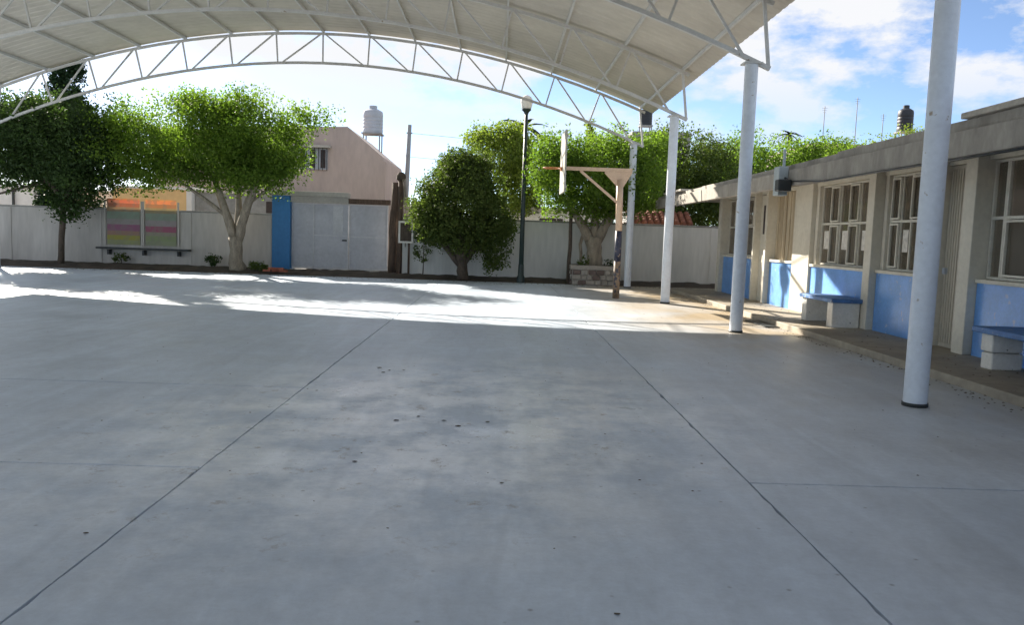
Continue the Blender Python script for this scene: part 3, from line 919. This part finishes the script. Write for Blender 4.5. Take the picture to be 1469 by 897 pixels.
# ------------------------------------------------------------------ houses, tanks and poles beyond the wall
ph = thing('pink_house', 'pinkish brown two storey house with sloping parapet behind the gate', 'house', (-7, 36, 0))
prism_y('wall', [(-12.0, -0.05), (-5.14, -0.05), (-5.14, 4.56), (-5.27, 4.60), (-5.30, 4.80), (-6.85, 6.05), (-8.95, 5.97), (-12.0, 5.94)], 36, 43, M['pink'], ph)
wn = box('window', -9.02, -7.70, 35.93, 35.999, 4.14, 5.06, M['tank_grey'], ph)
wn['base'] = tuple(ph['base'])
for x in (-8.90, -8.45, -8.0):
    o = box('pane', x - 0.0, x + 0.22, 35.92, 35.929, 4.2, 5.0, M['winred']); o.parent = wn
for k in range(8):
    o = bar('window_bar', (-8.98 + k * 0.18, 35.90, 4.1), (-8.98 + k * 0.18, 35.90, 5.1), 0.025, M['dark']); o.parent = wn
box('window_hood', -9.15, -7.55, 35.7, 35.998, 5.08, 5.18, M['lintel'], ph)
box('side_wall', -5.12, -3.4, 36.2, 36.5, -0.05, 2.75, M['pink'], ph)

def water_tank(cx, cy, z0, r, h, m, label, stand=0.0, n=20):
    t = thing('water_tank', label, 'water tank', (cx, cy, z0))
    prof = [(r * 0.96, z0), (r, z0 + 0.05 * h)]
    for i in range(1, 5):
        z = z0 + h * (0.05 + 0.62 * i / 5)
        prof += [(r, z - 0.03), (r * 0.965, z), (r, z + 0.03)]
    prof += [(r, z0 + 0.70 * h), (r * 0.93, z0 + 0.80 * h), (r * 0.52, z0 + 0.88 * h), (r * 0.40, z0 + 0.89 * h), (r * 0.40, z0 + h), (r * 0.3, z0 + 1.01 * h)]
    lathe('tank_body', cx, cy, prof, m, t, n)
    if stand:
        for sx in (-1, 1):
            for sy in (-1, 1):
                bar('stand_leg', (cx + sx * r * 0.8, cy + sy * r * 0.8, z0 - stand), (cx + sx * r * 0.8, cy + sy * r * 0.8, z0 - 0.05), 0.06, M['pole'], t)
        box('stand_platform', cx - r, cx + r, cy - r, cy + r, z0 - 0.06, z0 - 0.001, M['pole'], t)
    return t
water_tank(-6.53, 41, 6.38, 0.50, 1.36, M['tank_grey'], 'pale grey water tank on a stand above the pink house', 0.95)

pe = thing('peach_house', 'low bright peach house showing over the left wall above the banners', 'house', (-14.5, 34, 0))
box('wall', -16.2, -13.12, 34, 39, -0.05, 2.95, M['peach'], pe)
box('end_pilaster', -13.119, -12.9, 33.95, 39, -0.05, 3.1, M['whitehouse'], pe)
box('parapet', -16.25, -13.13, 33.96, 39.03, 2.951, 3.05, M['whitehouse'], pe)
we = thing('white_house', 'white house with a small dark window over the far left wall', 'house', (-20.8, 36, 0))
box('wall', -24.5, -19.0, 36, 41, -0.05, 2.9, M['whitehouse'], we)
ww = box('window', -20.55, -20.0, 35.97, 35.999, 2.1, 2.55, M['winred'], we)
box('door_panel', -19.95, -19.5, 35.97, 35.999, 0, 2.75, M['peach'], we)
box('roof_band', -24.6, -18.9, 35.9, 41.1, 2.901, 3.02, M['whitehouse'], we)
bar('downpipe', (-21.45, 35.93, 0), (-21.45, 35.93, 2.9), 0.08, M['dark'], we)
gh = thing('grey_block_house', 'low grey block building between the peach house and the gate', 'house', (-11.5, 34.4, 0))
box('wall', -12.88, -8.6, 34.3, 38, -0.05, 2.88, M['greyhouse'], gh)
box('parapet', -12.89, -8.5, 34.25, 38.05, 2.881, 2.96, M['lintel'], gh)
for x in (-9.9, -9.35):
    box('window', x, x + 0.4, 34.27, 34.299, 2.05, 2.6, M['winred'], gh)
bh = thing('brown_roof_house', 'dark roofed house rising behind the spreading tree', 'house', (-15.5, 48, 0))
box('wall', -19.5, -13.2, 46, 52, -0.05, 6.6, M['pink'], bh)
box('roof', -19.9, -12.9, 45.6, 52.4, 6.601, 6.85, M['beam'], bh)
rt = thing('tile_roof_house', 'low house with red tile roof behind the hoop and wall', 'house', (5.5, 28.6, 0))
box('wall', 4.35, 6.75, 28.25, 29.2, -0.05, 2.12, M['pink'], rt)
for i in range(4):                                            # courses of barrel tiles
    for k in range(10):
        x = 4.45 + k * 0.228
        o = tube('tile', [(x + 0.11, 28.0 + i * 0.16, 2.10 + i * 0.09), (x + 0.11, 28.24 + i * 0.16, 2.22 + i * 0.09)], 0.108, M['tile'], rt, 8)
lh = thing('low_white_house', 'low pale house top showing over the wall right of the lamp post', 'house', (1.9, 31, 0))
box('wall', 0.2, 4.2, 31, 35, -0.05, 2.5, M['whitehouse'], lh)
box('roof_band', 0.1, 4.3, 30.9, 35.1, 2.501, 2.62, M['lintel'], lh)
box('window', 1.5, 2.4, 30.97, 30.999, 2.02, 2.22, M['winred'], lh)

fh = thing('tall_block_house', 'grey block house top hidden among the trees behind the hoop', 'house', (9, 47, 0))
box('wall', 7.2, 10.4, 45, 50, -0.05, 7.35, M['greyhouse'], fh)
box('parapet', 7.15, 10.45, 44.95, 50.05, 7.351, 7.5, M['greyhouse'], fh)
water_tank(7.98, 45.7, 7.92, 0.36, 1.05, M['tank_black'], 'dark blue black water tank above the trees under the canopy corner', 0.42)
rh = thing('roof_tank_house', 'tall plain house behind the classroom roof carrying a black tank', 'house', (22.5, 47, 0))
box('wall', 17.0, 27.5, 44.5, 52, -0.05, 7.0, M['pink'], rh)
box('parapet', 16.95, 27.55, 44.45, 52.05, 7.001, 7.15, M['pink'], rh)
water_tank(22.4, 45.2, 8.02, 0.42, 1.45, M['tank_black'], 'black ribbed water tank above the classroom roof near the front post', 0.87)
for x, h, lb in ((17.8, 9.25, 'leftmost thin antenna mast above the classroom roof'), (19.6, 9.8, 'tallest thin antenna mast above the middle of the classroom roof'), (21.1, 8.95, 'short antenna mast just left of the black water tank')):
    t = thing('antenna_mast', lb, 'antenna', (x, 45.1, 7.15), 'antenna masts over the roofs')
    tube('mast', [(x, 45.1, 7.15), (x, 45.1, h)], 0.022, M['pole'], t, 6)
    for q in range(3):
        bar('antenna_rod', (x - 0.16 + 0.03 * q, 45.1, h - 0.1 - 0.12 * q), (x + 0.16 - 0.03 * q, 45.1, h - 0.1 - 0.12 * q), 0.012, M['pole'], t)

up = thing('utility_pole', 'tall grey utility pole behind the timber posts', 'utility pole', (-4.7, 40, 0))
tube('shaft', [(-4.80, 40, -0.05), (-4.68, 40, 3.4), (-4.58, 40, 6.75)], [0.16, 0.13, 0.10], M['pole'], up, 10)
bar('crossarm', (-4.72, 39.95, 6.35), (-4.44, 39.95, 6.35), 0.06, M['pole'], up)
for i, (z, lb) in enumerate(((6.35, 'upper power line running right from the utility pole'), (5.2, 'lower power line running right from the utility pole'))):
    o = tube('power_line', [(-4.5 + 38 * f, 40 + 6 * f, z - 1.1 * 4 * f * (1 - f) * 0.4) for f in [k / 14 for k in range(15)]], 0.011, M['pole'], None, 5)
    tag(o, lb, 'power line', 'overhead power lines')

# ------------------------------------------------------------------ trees
def tree(name, label, loc, chains, bark, lobes, n, size, lm, seed, **kw):
    t = thing(name, label, 'tree', loc)
    if chains:
        limbs('trunk', chains, M[bark], t, seed)
    crown('crown', lobes, n, size, M[lm], t, seed, **kw)
    return t

# dark tree at the left with a thin trunk
tree('shade_tree', 'dark dense tree with a thin trunk at the far left', (-14.55, 27.0, 0.07),
     [([(-14.62, 27.0, 0.0), (-14.55, 27.0, 1.0), (-14.45, 27.0, 2.3)], [0.12, 0.09, 0.10]),
      ([(-14.45, 27.0, 2.2), (-15.4, 27.1, 3.2), (-16.2, 27.0, 4.0)], [0.08, 0.06, 0.03]),
      ([(-14.45, 27.0, 2.2), (-13.7, 26.9, 3.2), (-13.2, 27.0, 4.2)], [0.08, 0.06, 0.03]),
      ([(-14.45, 27.0, 2.2), (-14.5, 27.1, 3.6), (-14.6, 27.0, 5.0)], [0.08, 0.06, 0.03]),
      ([(-15.0, 27.05, 2.8), (-16.3, 27.0, 2.4), (-17.4, 27.0, 2.1)], [0.05, 0.04, 0.02])], 'bark_dark',
     [(-15.4, 27.0, 4.1, 1.7, 1.7, 1.35), (-14.0, 27.0, 4.0, 1.6, 1.6, 1.45), (-17.0, 27.1, 4.3, 1.3, 1.4, 1.1), (-13.6, 26.9, 3.0, 0.95, 0.9, 0.8),
      (-14.25, 27.0, 2.2, 0.55, 0.5, 0.75), (-15.9, 27.0, 3.0, 1.0, 1.0, 0.6)], 52000, 0.105, 'leaf_dark', 11, clump=0.22)
# cypress behind it
cyx = -15.75
tree('cypress_tree', 'tall narrow dark cypress rising behind the far left tree', (cyx, 29.6, 0.0),
     [([(cyx, 29.6, -0.05), (cyx, 29.6, 3.0), (cyx, 29.6, 8.6)], [0.16, 0.12, 0.03])], 'bark_dark',
     [(cyx + 0.15, 29.6, 2.6, 0.95, 0.9, 1.7), (cyx + 0.1, 29.6, 4.2, 0.85, 0.8, 1.7), (cyx, 29.6, 5.8, 0.62, 0.6, 1.6), (cyx, 29.6, 7.3, 0.56, 0.56, 1.4), (cyx, 29.6, 8.5, 0.42, 0.42, 0.9)],
     32000, 0.11, 'leaf_cyp', 12, clump=0.10, fill=0.65, up=0.8)
# spreading ficus left of the gate
fx0, fy0 = -8.7, 26.8
tree('ficus_tree', 'spreading flat topped light green tree with forked pale trunk left of the gate', (fx0, fy0, 0.07),
     [([(fx0 + 0.02, fy0, 0.0), (fx0, fy0, 0.5), (fx0 - 0.05, fy0, 1.15)], [0.30, 0.21, 0.22]),
      ([(fx0 - 0.08, fy0, 1.0), (fx0 - 0.35, fy0, 1.9), (fx0 - 0.75, fy0 + 0.1, 3.0), (fx0 - 1.4, fy0, 4.0)], [0.15, 0.14, 0.11, 0.05]),
      ([(fx0 + 0.02, fy0, 1.0), (fx0 + 0.28, fy0 - 0.1, 1.9), (fx0 + 0.62, fy0, 3.0), (fx0 + 1.0, fy0, 4.0)], [0.16, 0.15, 0.12, 0.05]),
      ([(fx0 - 0.02, fy0 + 0.05, 1.1), (fx0 + 0.0, fy0 + 0.2, 2.1), (fx0 - 0.1, fy0 + 0.4, 3.4)], [0.12, 0.11, 0.05]),
      ([(fx0 - 0.3, fy0, 1.8), (fx0 - 1.0, fy0 - 0.3, 2.4), (fx0 - 2.2, fy0 - 0.3, 3.2)], [0.07, 0.06, 0.03]),
      ([(fx0 + 0.4, fy0, 2.3), (fx0 + 1.2, fy0 + 0.3, 3.0), (fx0 + 1.9, fy0 + 0.3, 4.4)], [0.07, 0.05, 0.025])], 'bark',
     [(-11.6, 26.9, 4.0, 1.55, 1.6, 1.2), (-10.1, 26.6, 4.35, 1.6, 1.8, 1.25), (-8.6, 26.9, 4.35, 1.7, 1.9, 1.30), (-7.5, 26.8, 3.9, 1.05, 1.4, 1.25),
      (-11.9, 26.5, 3.1, 1.0, 0.95, 0.60), (-10.5, 26.2, 3.1, 1.1, 1.0, 0.55), (-9.3, 26.3, 3.3, 1.0, 1.0, 0.55), (-8.1, 26.5, 3.25, 1.2, 1.2, 0.6), (-6.9, 27.0, 4.9, 0.65, 0.7, 0.6), (-6.3, 27.1, 5.1, 0.45, 0.5, 0.35),
      (-9.3, 26.8, 5.3, 1.0, 1.0, 0.4)],
     74000, 0.09, 'leaf_ficus', 13, clump=0.27, fill=0.5, per=75)
# round dense bush-like tree in the middle
tree('round_tree', 'round dark green dense tree with a short trunk right of the gate', (-1.2, 26.3, 0.07),
     [([(-1.18, 26.3, 0.0), (-1.2, 26.3, 0.45), (-1.25, 26.3, 1.0), (-1.3, 26.3, 2.2)], [0.20, 0.17, 0.22, 0.08]),
      ([(-1.2, 26.3, 0.5), (-0.8, 26.3, 1.1), (-0.3, 26.3, 1.9)], [0.12, 0.10, 0.04]),
      ([(-1.25, 26.3, 0.5), (-1.8, 26.3, 1.1), (-2.2, 26.3, 1.9)], [0.12, 0.10, 0.04])], 'bark_dark',
     [(-1.3, 26.3, 2.35, 1.35, 1.4, 1.35), (-1.15, 26.3, 3.35, 1.0, 1.0, 0.85), (-2.15, 26.2, 2.30, 0.85, 0.9, 0.90), (-2.0, 26.2, 1.75, 0.75, 0.8, 0.5), (-0.35, 26.2, 1.95, 0.75, 0.8, 0.85),
      (-1.2, 26.2, 1.25, 0.75, 0.7, 0.55), (0.0, 26.2, 1.25, 0.42, 0.45, 0.6), (-0.15, 26.1, 0.65, 0.32, 0.3, 0.35), (-2.0, 26.3, 1.5, 0.45, 0.5, 0.35), (-0.8, 26.3, 3.9, 0.35, 0.35, 0.35)],
     56000, 0.085, 'leaf_bush', 14, clump=0.14, fill=0.6)
# vase-shaped ficus in the planter
px, py = 3.08, 26.35
tree('ficus_tree', 'square crowned light green tree growing out of the stone planter', (px, py, 0.55),
     [([(px, py, 0.40), (px, py, 1.0), (px + 0.02, py, 1.55)], [0.32, 0.25, 0.27]),
      ([(px - 0.08, py, 1.4), (px - 0.5, py, 2.1), (px - 1.1, py, 2.9)], [0.18, 0.14, 0.06]),
      ([(px + 0.10, py, 1.4), (px + 0.5, py, 2.2), (px + 1.0, py, 3.1)], [0.18, 0.14, 0.06]),
      ([(px, py, 1.4), (px + 0.05, py + 0.2, 2.3), (px, py + 0.3, 3.4)], [0.16, 0.13, 0.05]),
      ([(px - 0.35, py + 0.1, 0.45), (px - 0.42, py + 0.1, 1.3), (px - 0.25, py + 0.1, 2.2)], [0.05, 0.05, 0.05])], 'bark',
     [(1.95, 26.4, 3.6, 0.95, 1.2, 1.35), (3.1, 26.3, 3.65, 1.1, 1.3, 1.30), (4.25, 26.5, 3.6, 1.05, 1.3, 1.35), (2.6, 26.2, 2.6, 0.9, 0.9, 0.5), (3.7, 26.4, 2.7, 0.9, 0.9, 0.5),
      (4.9, 26.5, 4.3, 0.55, 0.6, 0.7), (1.55, 26.3, 4.2, 0.55, 0.6, 0.7)],
     50000, 0.085, 'leaf_ficus', 15, clump=0.23, fill=0.5, per=70)
st_ = post('tree_stake', 2.30, 26.25, 2.35, 0.065, M['bark_dark'], 'dark wooden stake standing at the left of the planter tree', 'stake', 9)
# pale tree behind the lamp post
tree('pale_tree', 'loose pale olive tree behind the lamp post beyond the wall', (0.1, 31.5, 0.0),
     [([(0.1, 31.5, -0.05), (0.1, 31.5, 2.0), (0.2, 31.5, 4.0)], [0.16, 0.13, 0.06])], 'bark',
     [(-0.1, 31.5, 4.5, 1.2, 1.2, 1.1), (0.9, 31.5, 3.7, 0.85, 1.0, 1.2), (0.4, 31.6, 5.3, 0.8, 0.8, 0.5), (-0.9, 31.5, 5.2, 0.5, 0.5, 0.35), (0.5, 31.4, 2.8, 0.8, 0.8, 0.7)],
     20000, 0.11, 'leaf_pale', 16, clump=0.24, fill=0.4)
# trees behind the classroom end and roof
tree('dark_tree', 'dark green tree filling the gap behind the third canopy post', (6.5, 29.8, 0.0),
     [([(6.5, 29.8, -0.05), (6.5, 29.8, 2.0), (6.5, 29.8, 4.0)], [0.2, 0.16, 0.07])], 'bark_dark',
     [(5.9, 29.8, 4.2, 1.1, 1.2, 1.4), (7.0, 30.0, 3.8, 1.3, 1.4, 1.5), (6.2, 29.7, 3.0, 1.1, 1.1, 0.9), (8.2, 29.9, 3.4, 1.2, 1.2, 1.3), (7.8, 29.6, 2.4, 1.3, 1.0, 0.7)],
     36000, 0.10, 'leaf_bush', 17, clump=0.24, fill=0.5)
back = [(9.0, 32, 4.3, 1.7, 'leaf_ficus', 'light green tree just past the far end of the classroom roof'),
        (11.4, 34, 4.5, 1.7, 'leaf_ficus', 'light green rounded tree second along behind the classroom roof'),
        (13.6, 34, 4.7, 1.6, 'leaf_ficus', 'light green tree third along behind the classroom roof'),
        (15.7, 35, 4.9, 1.5, 'leaf_pale', 'thin pale green tree right of the others behind the classroom roof'),
        (18.2, 37, 5.6, 1.3, 'leaf_pale', 'sparse pale tree top below the antennas behind the classroom roof')]
for i, (x, y_, z, r, lm, lb) in enumerate(back):
    tree('roadside_tree', lb, (x, y_, 0), [([(x, y_, -0.05), (x, y_, 2.2), (x, y_, z)], [0.18, 0.14, 0.06])], 'bark',
         [(x, y_, z, r, r, r * 0.85), (x - r * 0.7, y_ + 0.1, z - 0.35, r * 0.7, r * 0.7, r * 0.7), (x + r * 0.75, y_, z - 0.2, r * 0.7, r * 0.7, r * 0.7), (x, y_ - 0.2, z - r * 0.8, r, r, r * 0.7)],
         20000, 0.10, lm, 30 + i, clump=0.28, fill=0.45, per=70)['group'] = 'trees behind the classroom roof'

def palm(x, y_, h, r, label, seed):
    t = thing('palm_tree', label, 'palm tree', (x, y_, 0), 'far palm tops')
    limbs('trunk', [([(x, y_, -0.05), (x + 0.1, y_, h * 0.5), (x, y_, h)], [0.16, 0.13, 0.11])], M['bark_dark'], t, seed)
    rg = random.Random(seed)
    for k in range(14):
        a = 2 * math.pi * k / 14 + rg.uniform(-0.2, 0.2)
        e = rg.uniform(-0.3, 0.9)
        V, F = [], []
        for q in range(5):
            f = q / 4
            rr = r * f * math.cos(e * (1 - 0.5 * f))
            zz = h + r * f * math.sin(e) - r * 0.5 * f * f
            wd = 0.11 * r * (1 - abs(f - 0.4) * 1.3) + 0.01
            c_ = Vector((x + rr * math.cos(a), y_ + rr * math.sin(a), zz))
            s_ = Vector((-math.sin(a), math.cos(a), 0)) * wd
            V += [tuple(c_ - s_ - Vector((0, 0, wd * 0.4))), tuple(c_), tuple(c_ + s_ - Vector((0, 0, wd * 0.4)))]
        for q in range(4):
            b = q * 3
            F += [(b, b + 1, b + 4, b + 3), (b + 1, b + 2, b + 5, b + 4)]
        o = mesh('frond', V, F, M['leaf_dark'], t)
        md = o.modifiers.new('gauge', 'SOLIDIFY'); md.thickness = 0.01
palm(24.0, 68, 10.8, 1.1, 'small distant palm top left of the antennas above the roof', 3)
palm(1.3, 50, 8.2, 1.6, 'distant palm top just right of the lamp post', 4)
tree('slender_tree', 'slim pointed tree tip above the planter tree', (3.9, 36, 0), [([(3.9, 36, -0.05), (3.9, 36, 3.5), (3.9, 36, 6.4)], [0.12, 0.09, 0.03])], 'bark_dark',
     [(3.9, 36, 5.7, 0.26, 0.26, 1.3), (3.9, 36, 4.4, 0.4, 0.4, 1.2)], 2400, 0.13, 'leaf_pale', 51, clump=0.10)

# ------------------------------------------------------------------ stone planter
pl = thing('stone_planter', 'square rubble stone planter around the tree foot behind the hoop', 'planter', (3.05, 26.3, 0))
box('core', 2.36, 3.80, 25.68, 27.0, -0.05, 0.50, M['mortar'], pl)
box('planter_soil', 2.44, 3.72, 25.76, 26.92, 0.501, 0.56, M['soil'], pl)
boxes('coping', [(2.30, 3.86, 25.62, 25.76, 0.502, 0.64), (2.30, 3.86, 26.92, 27.06, 0.502, 0.64), (2.30, 2.44, 25.761, 26.919, 0.502, 0.64), (3.72, 3.86, 25.761, 26.919, 0.502, 0.64)], M['stone'], pl, 0.015)
rg = random.Random(21)
def stone(x0, x1, y0, y1, z0, z1):
    V = [(a + rg.uniform(-0.015, 0.015), b, c + rg.uniform(-0.015, 0.015)) for a, b, c in boxv(x0, x1, y0, y1, z0, z1)]
    o = mesh('stone', V, BF, M['stone_dark' if rg.random() < 0.33 else 'stone'], pl)
    md = o.modifiers.new('bevel', 'BEVEL'); md.width = 0.018; md.segments = 1
for r_ in range(3):
    x = 2.36
    while x < 3.72:
        wd = rg.uniform(0.16, 0.30)
        x1 = min(x + wd, 3.80)
        stone(x + 0.012, x1 - 0.012, 25.64 - rg.uniform(0, 0.02), 25.70, r_ * 0.165 + 0.012, (r_ + 1) * 0.165 - 0.008)
        x = x1
    y = 25.72
    while y < 26.95:
        y1 = min(y + rg.uniform(0.18, 0.3), 27.0)
        stone(2.32 - rg.uniform(0, 0.02), 2.38, y + 0.012, y1 - 0.012, r_ * 0.165 + 0.012, (r_ + 1) * 0.165 - 0.008)
        y = y1

# ------------------------------------------------------------------ small plants and litter
def plant(x, y_, h, r, label, seed, lm='leaf_bush', n=260):
    t = thing('small_plant', label, 'plant', (x, y_, 0.07), 'small plants in the bed')
    limbs('stem', [([(x, y_, 0.02), (x + 0.02, y_, h * 0.4), (x, y_, h * 0.8)], [0.02, 0.015, 0.008])], M['bark_dark'], t, seed, 5)
    crown('foliage', [(x, y_, h * 0.65, r, r, h * 0.4)], n, 0.075, M[lm], t, seed, clump=0.06, per=12)
plant(-9.75, 27.7, 0.50, 0.24, 'small dark shrub at the wall right of the black ledge', 61, 'leaf_dark', 420)
plant(-13.0, 27.85, 0.42, 0.22, 'low pale weed under the left end of the ledge', 62)
plant(-8.05, 26.6, 0.34, 0.14, 'small sprig growing left of the blue pillar foot', 63)
plant(-7.75, 26.5, 0.30, 0.12, 'tiny sprig nearest the blue pillar foot', 64)
plant(2.72, 25.95, 0.85, 0.13, 'green sprig in the planter left of the trunk', 65)
plant(3.58, 25.95, 0.80, 0.16, 'leafy sprig in the planter right of the trunk', 66, 'leaf_dark')
plant(-2.55, 27.0, 1.9, 0.28, 'tall straggly weed between framed sign and round tree', 67, 'leaf_bush', 700)
bp = thing('brick_pile', 'low pile of red bricks at the foot of the blue pillar', 'brick pile', (-7.3, 26.3, 0.05))
for k, (x, y_, z, a) in enumerate(((-7.55, 26.25, 0.08, 0.1), (-7.28, 26.3, 0.08, 0.4), (-7.0, 26.22, 0.08, -0.2), (-7.4, 26.28, 0.15, 0.3), (-7.14, 26.28, 0.15, -0.1), (-7.28, 26.5, 0.09, 0.9))):
    c, s = math.cos(a), math.sin(a)
    V = [(x + u * c - v * s, y_ + u * s + v * c, z + q) for u, v, q in boxv(-0.12, 0.12, -0.06, 0.06, 0, 0.065)]
    mesh('brick', V, BF, M['brick'], bp)

specks = [(-1.28, 8.77, 0.055), (-1.15, 8.62, 0.045), (-1.2, 8.48, 0.05), (-1.0, 8.66, 0.035), (-0.78, 6.30, 0.055), (-0.62, 6.46, 0.04), (-0.40, 6.34, 0.045), (-0.28, 6.17, 0.06), (-0.05, 6.34, 0.04),
          (0.06, 4.75, 0.03), (-1.95, 3.78, 0.03), (-2.55, 4.05, 0.026), (-0.52, 3.95, 0.022), (0.52, 3.08, 0.028), (1.13, 2.95, 0.035), (0.86, 6.05, 0.022), (-3.2, 4.95, 0.03), (-1.66, 7.4, 0.03), (1.42, 5.3, 0.03), (-0.9, 5.12, 0.04)]
rg = random.Random(77)
for x, y_, r in specks:
    r *= 0.5
    a0 = rg.uniform(0, 6.28)
    V = [(x, y_, 0.004 + 0.22 * r)]
    for k in range(7):
        a = a0 + k * 2 * math.pi / 7
        q = r * rg.uniform(0.6, 1.15)
        V.append((x + q * math.cos(a), y_ + 0.75 * q * math.sin(a), 0.003 + rg.uniform(0, 0.3) * r * 0.5))
    V.append((x, y_, 0.001))
    F = [(0, 1 + k, 1 + (k + 1) % 7) for k in range(7)] + [(8, 1 + (k + 1) % 7, 1 + k) for k in range(7)]
    o = mesh('dry_leaf', V, F, M['dry'])
    tag(o, 'small dark curled dry leaf lying on the court concrete', 'leaf', 'dry leaves on the court')

# ------------------------------------------------------------------ grit and leaf litter swept to the edges
rg = random.Random(91)
V, F = [], []
def bit(x, y_, z, r):
    a0 = rg.uniform(0, 6.28)
    k = len(V)
    V.append((x, y_, z + r * 0.5))
    for q in range(4):
        a = a0 + q * 1.571 + rg.uniform(-0.3, 0.3)
        V.append((x + r * math.cos(a), y_ + r * math.sin(a), z + 0.001))
    for q in range(4):
        F.append((k, k + 1 + q, k + 1 + (q + 1) % 4))
for _ in range(420):
    bit(5.13 - abs(rg.gauss(0, 0.16)), rg.uniform(3, 23.5), 0.0, rg.uniform(0.006, 0.02))
for _ in range(500):
    bit(rg.uniform(-17, 7), 25.75 - abs(rg.gauss(0, 0.35)), 0.0, rg.uniform(0.01, 0.03))
for _ in range(260):
    bit(rg.uniform(-9, 5), rg.uniform(2.5, 20), 0.0, rg.uniform(0.004, 0.011))
for _ in range(160):
    bit(rg.uniform(5.2, 6.3), rg.uniform(7, 22), 0.10, rg.uniform(0.006, 0.02))
lt = mesh('leaf_litter', V, F, M['dry'])
lt['kind'] = 'stuff'
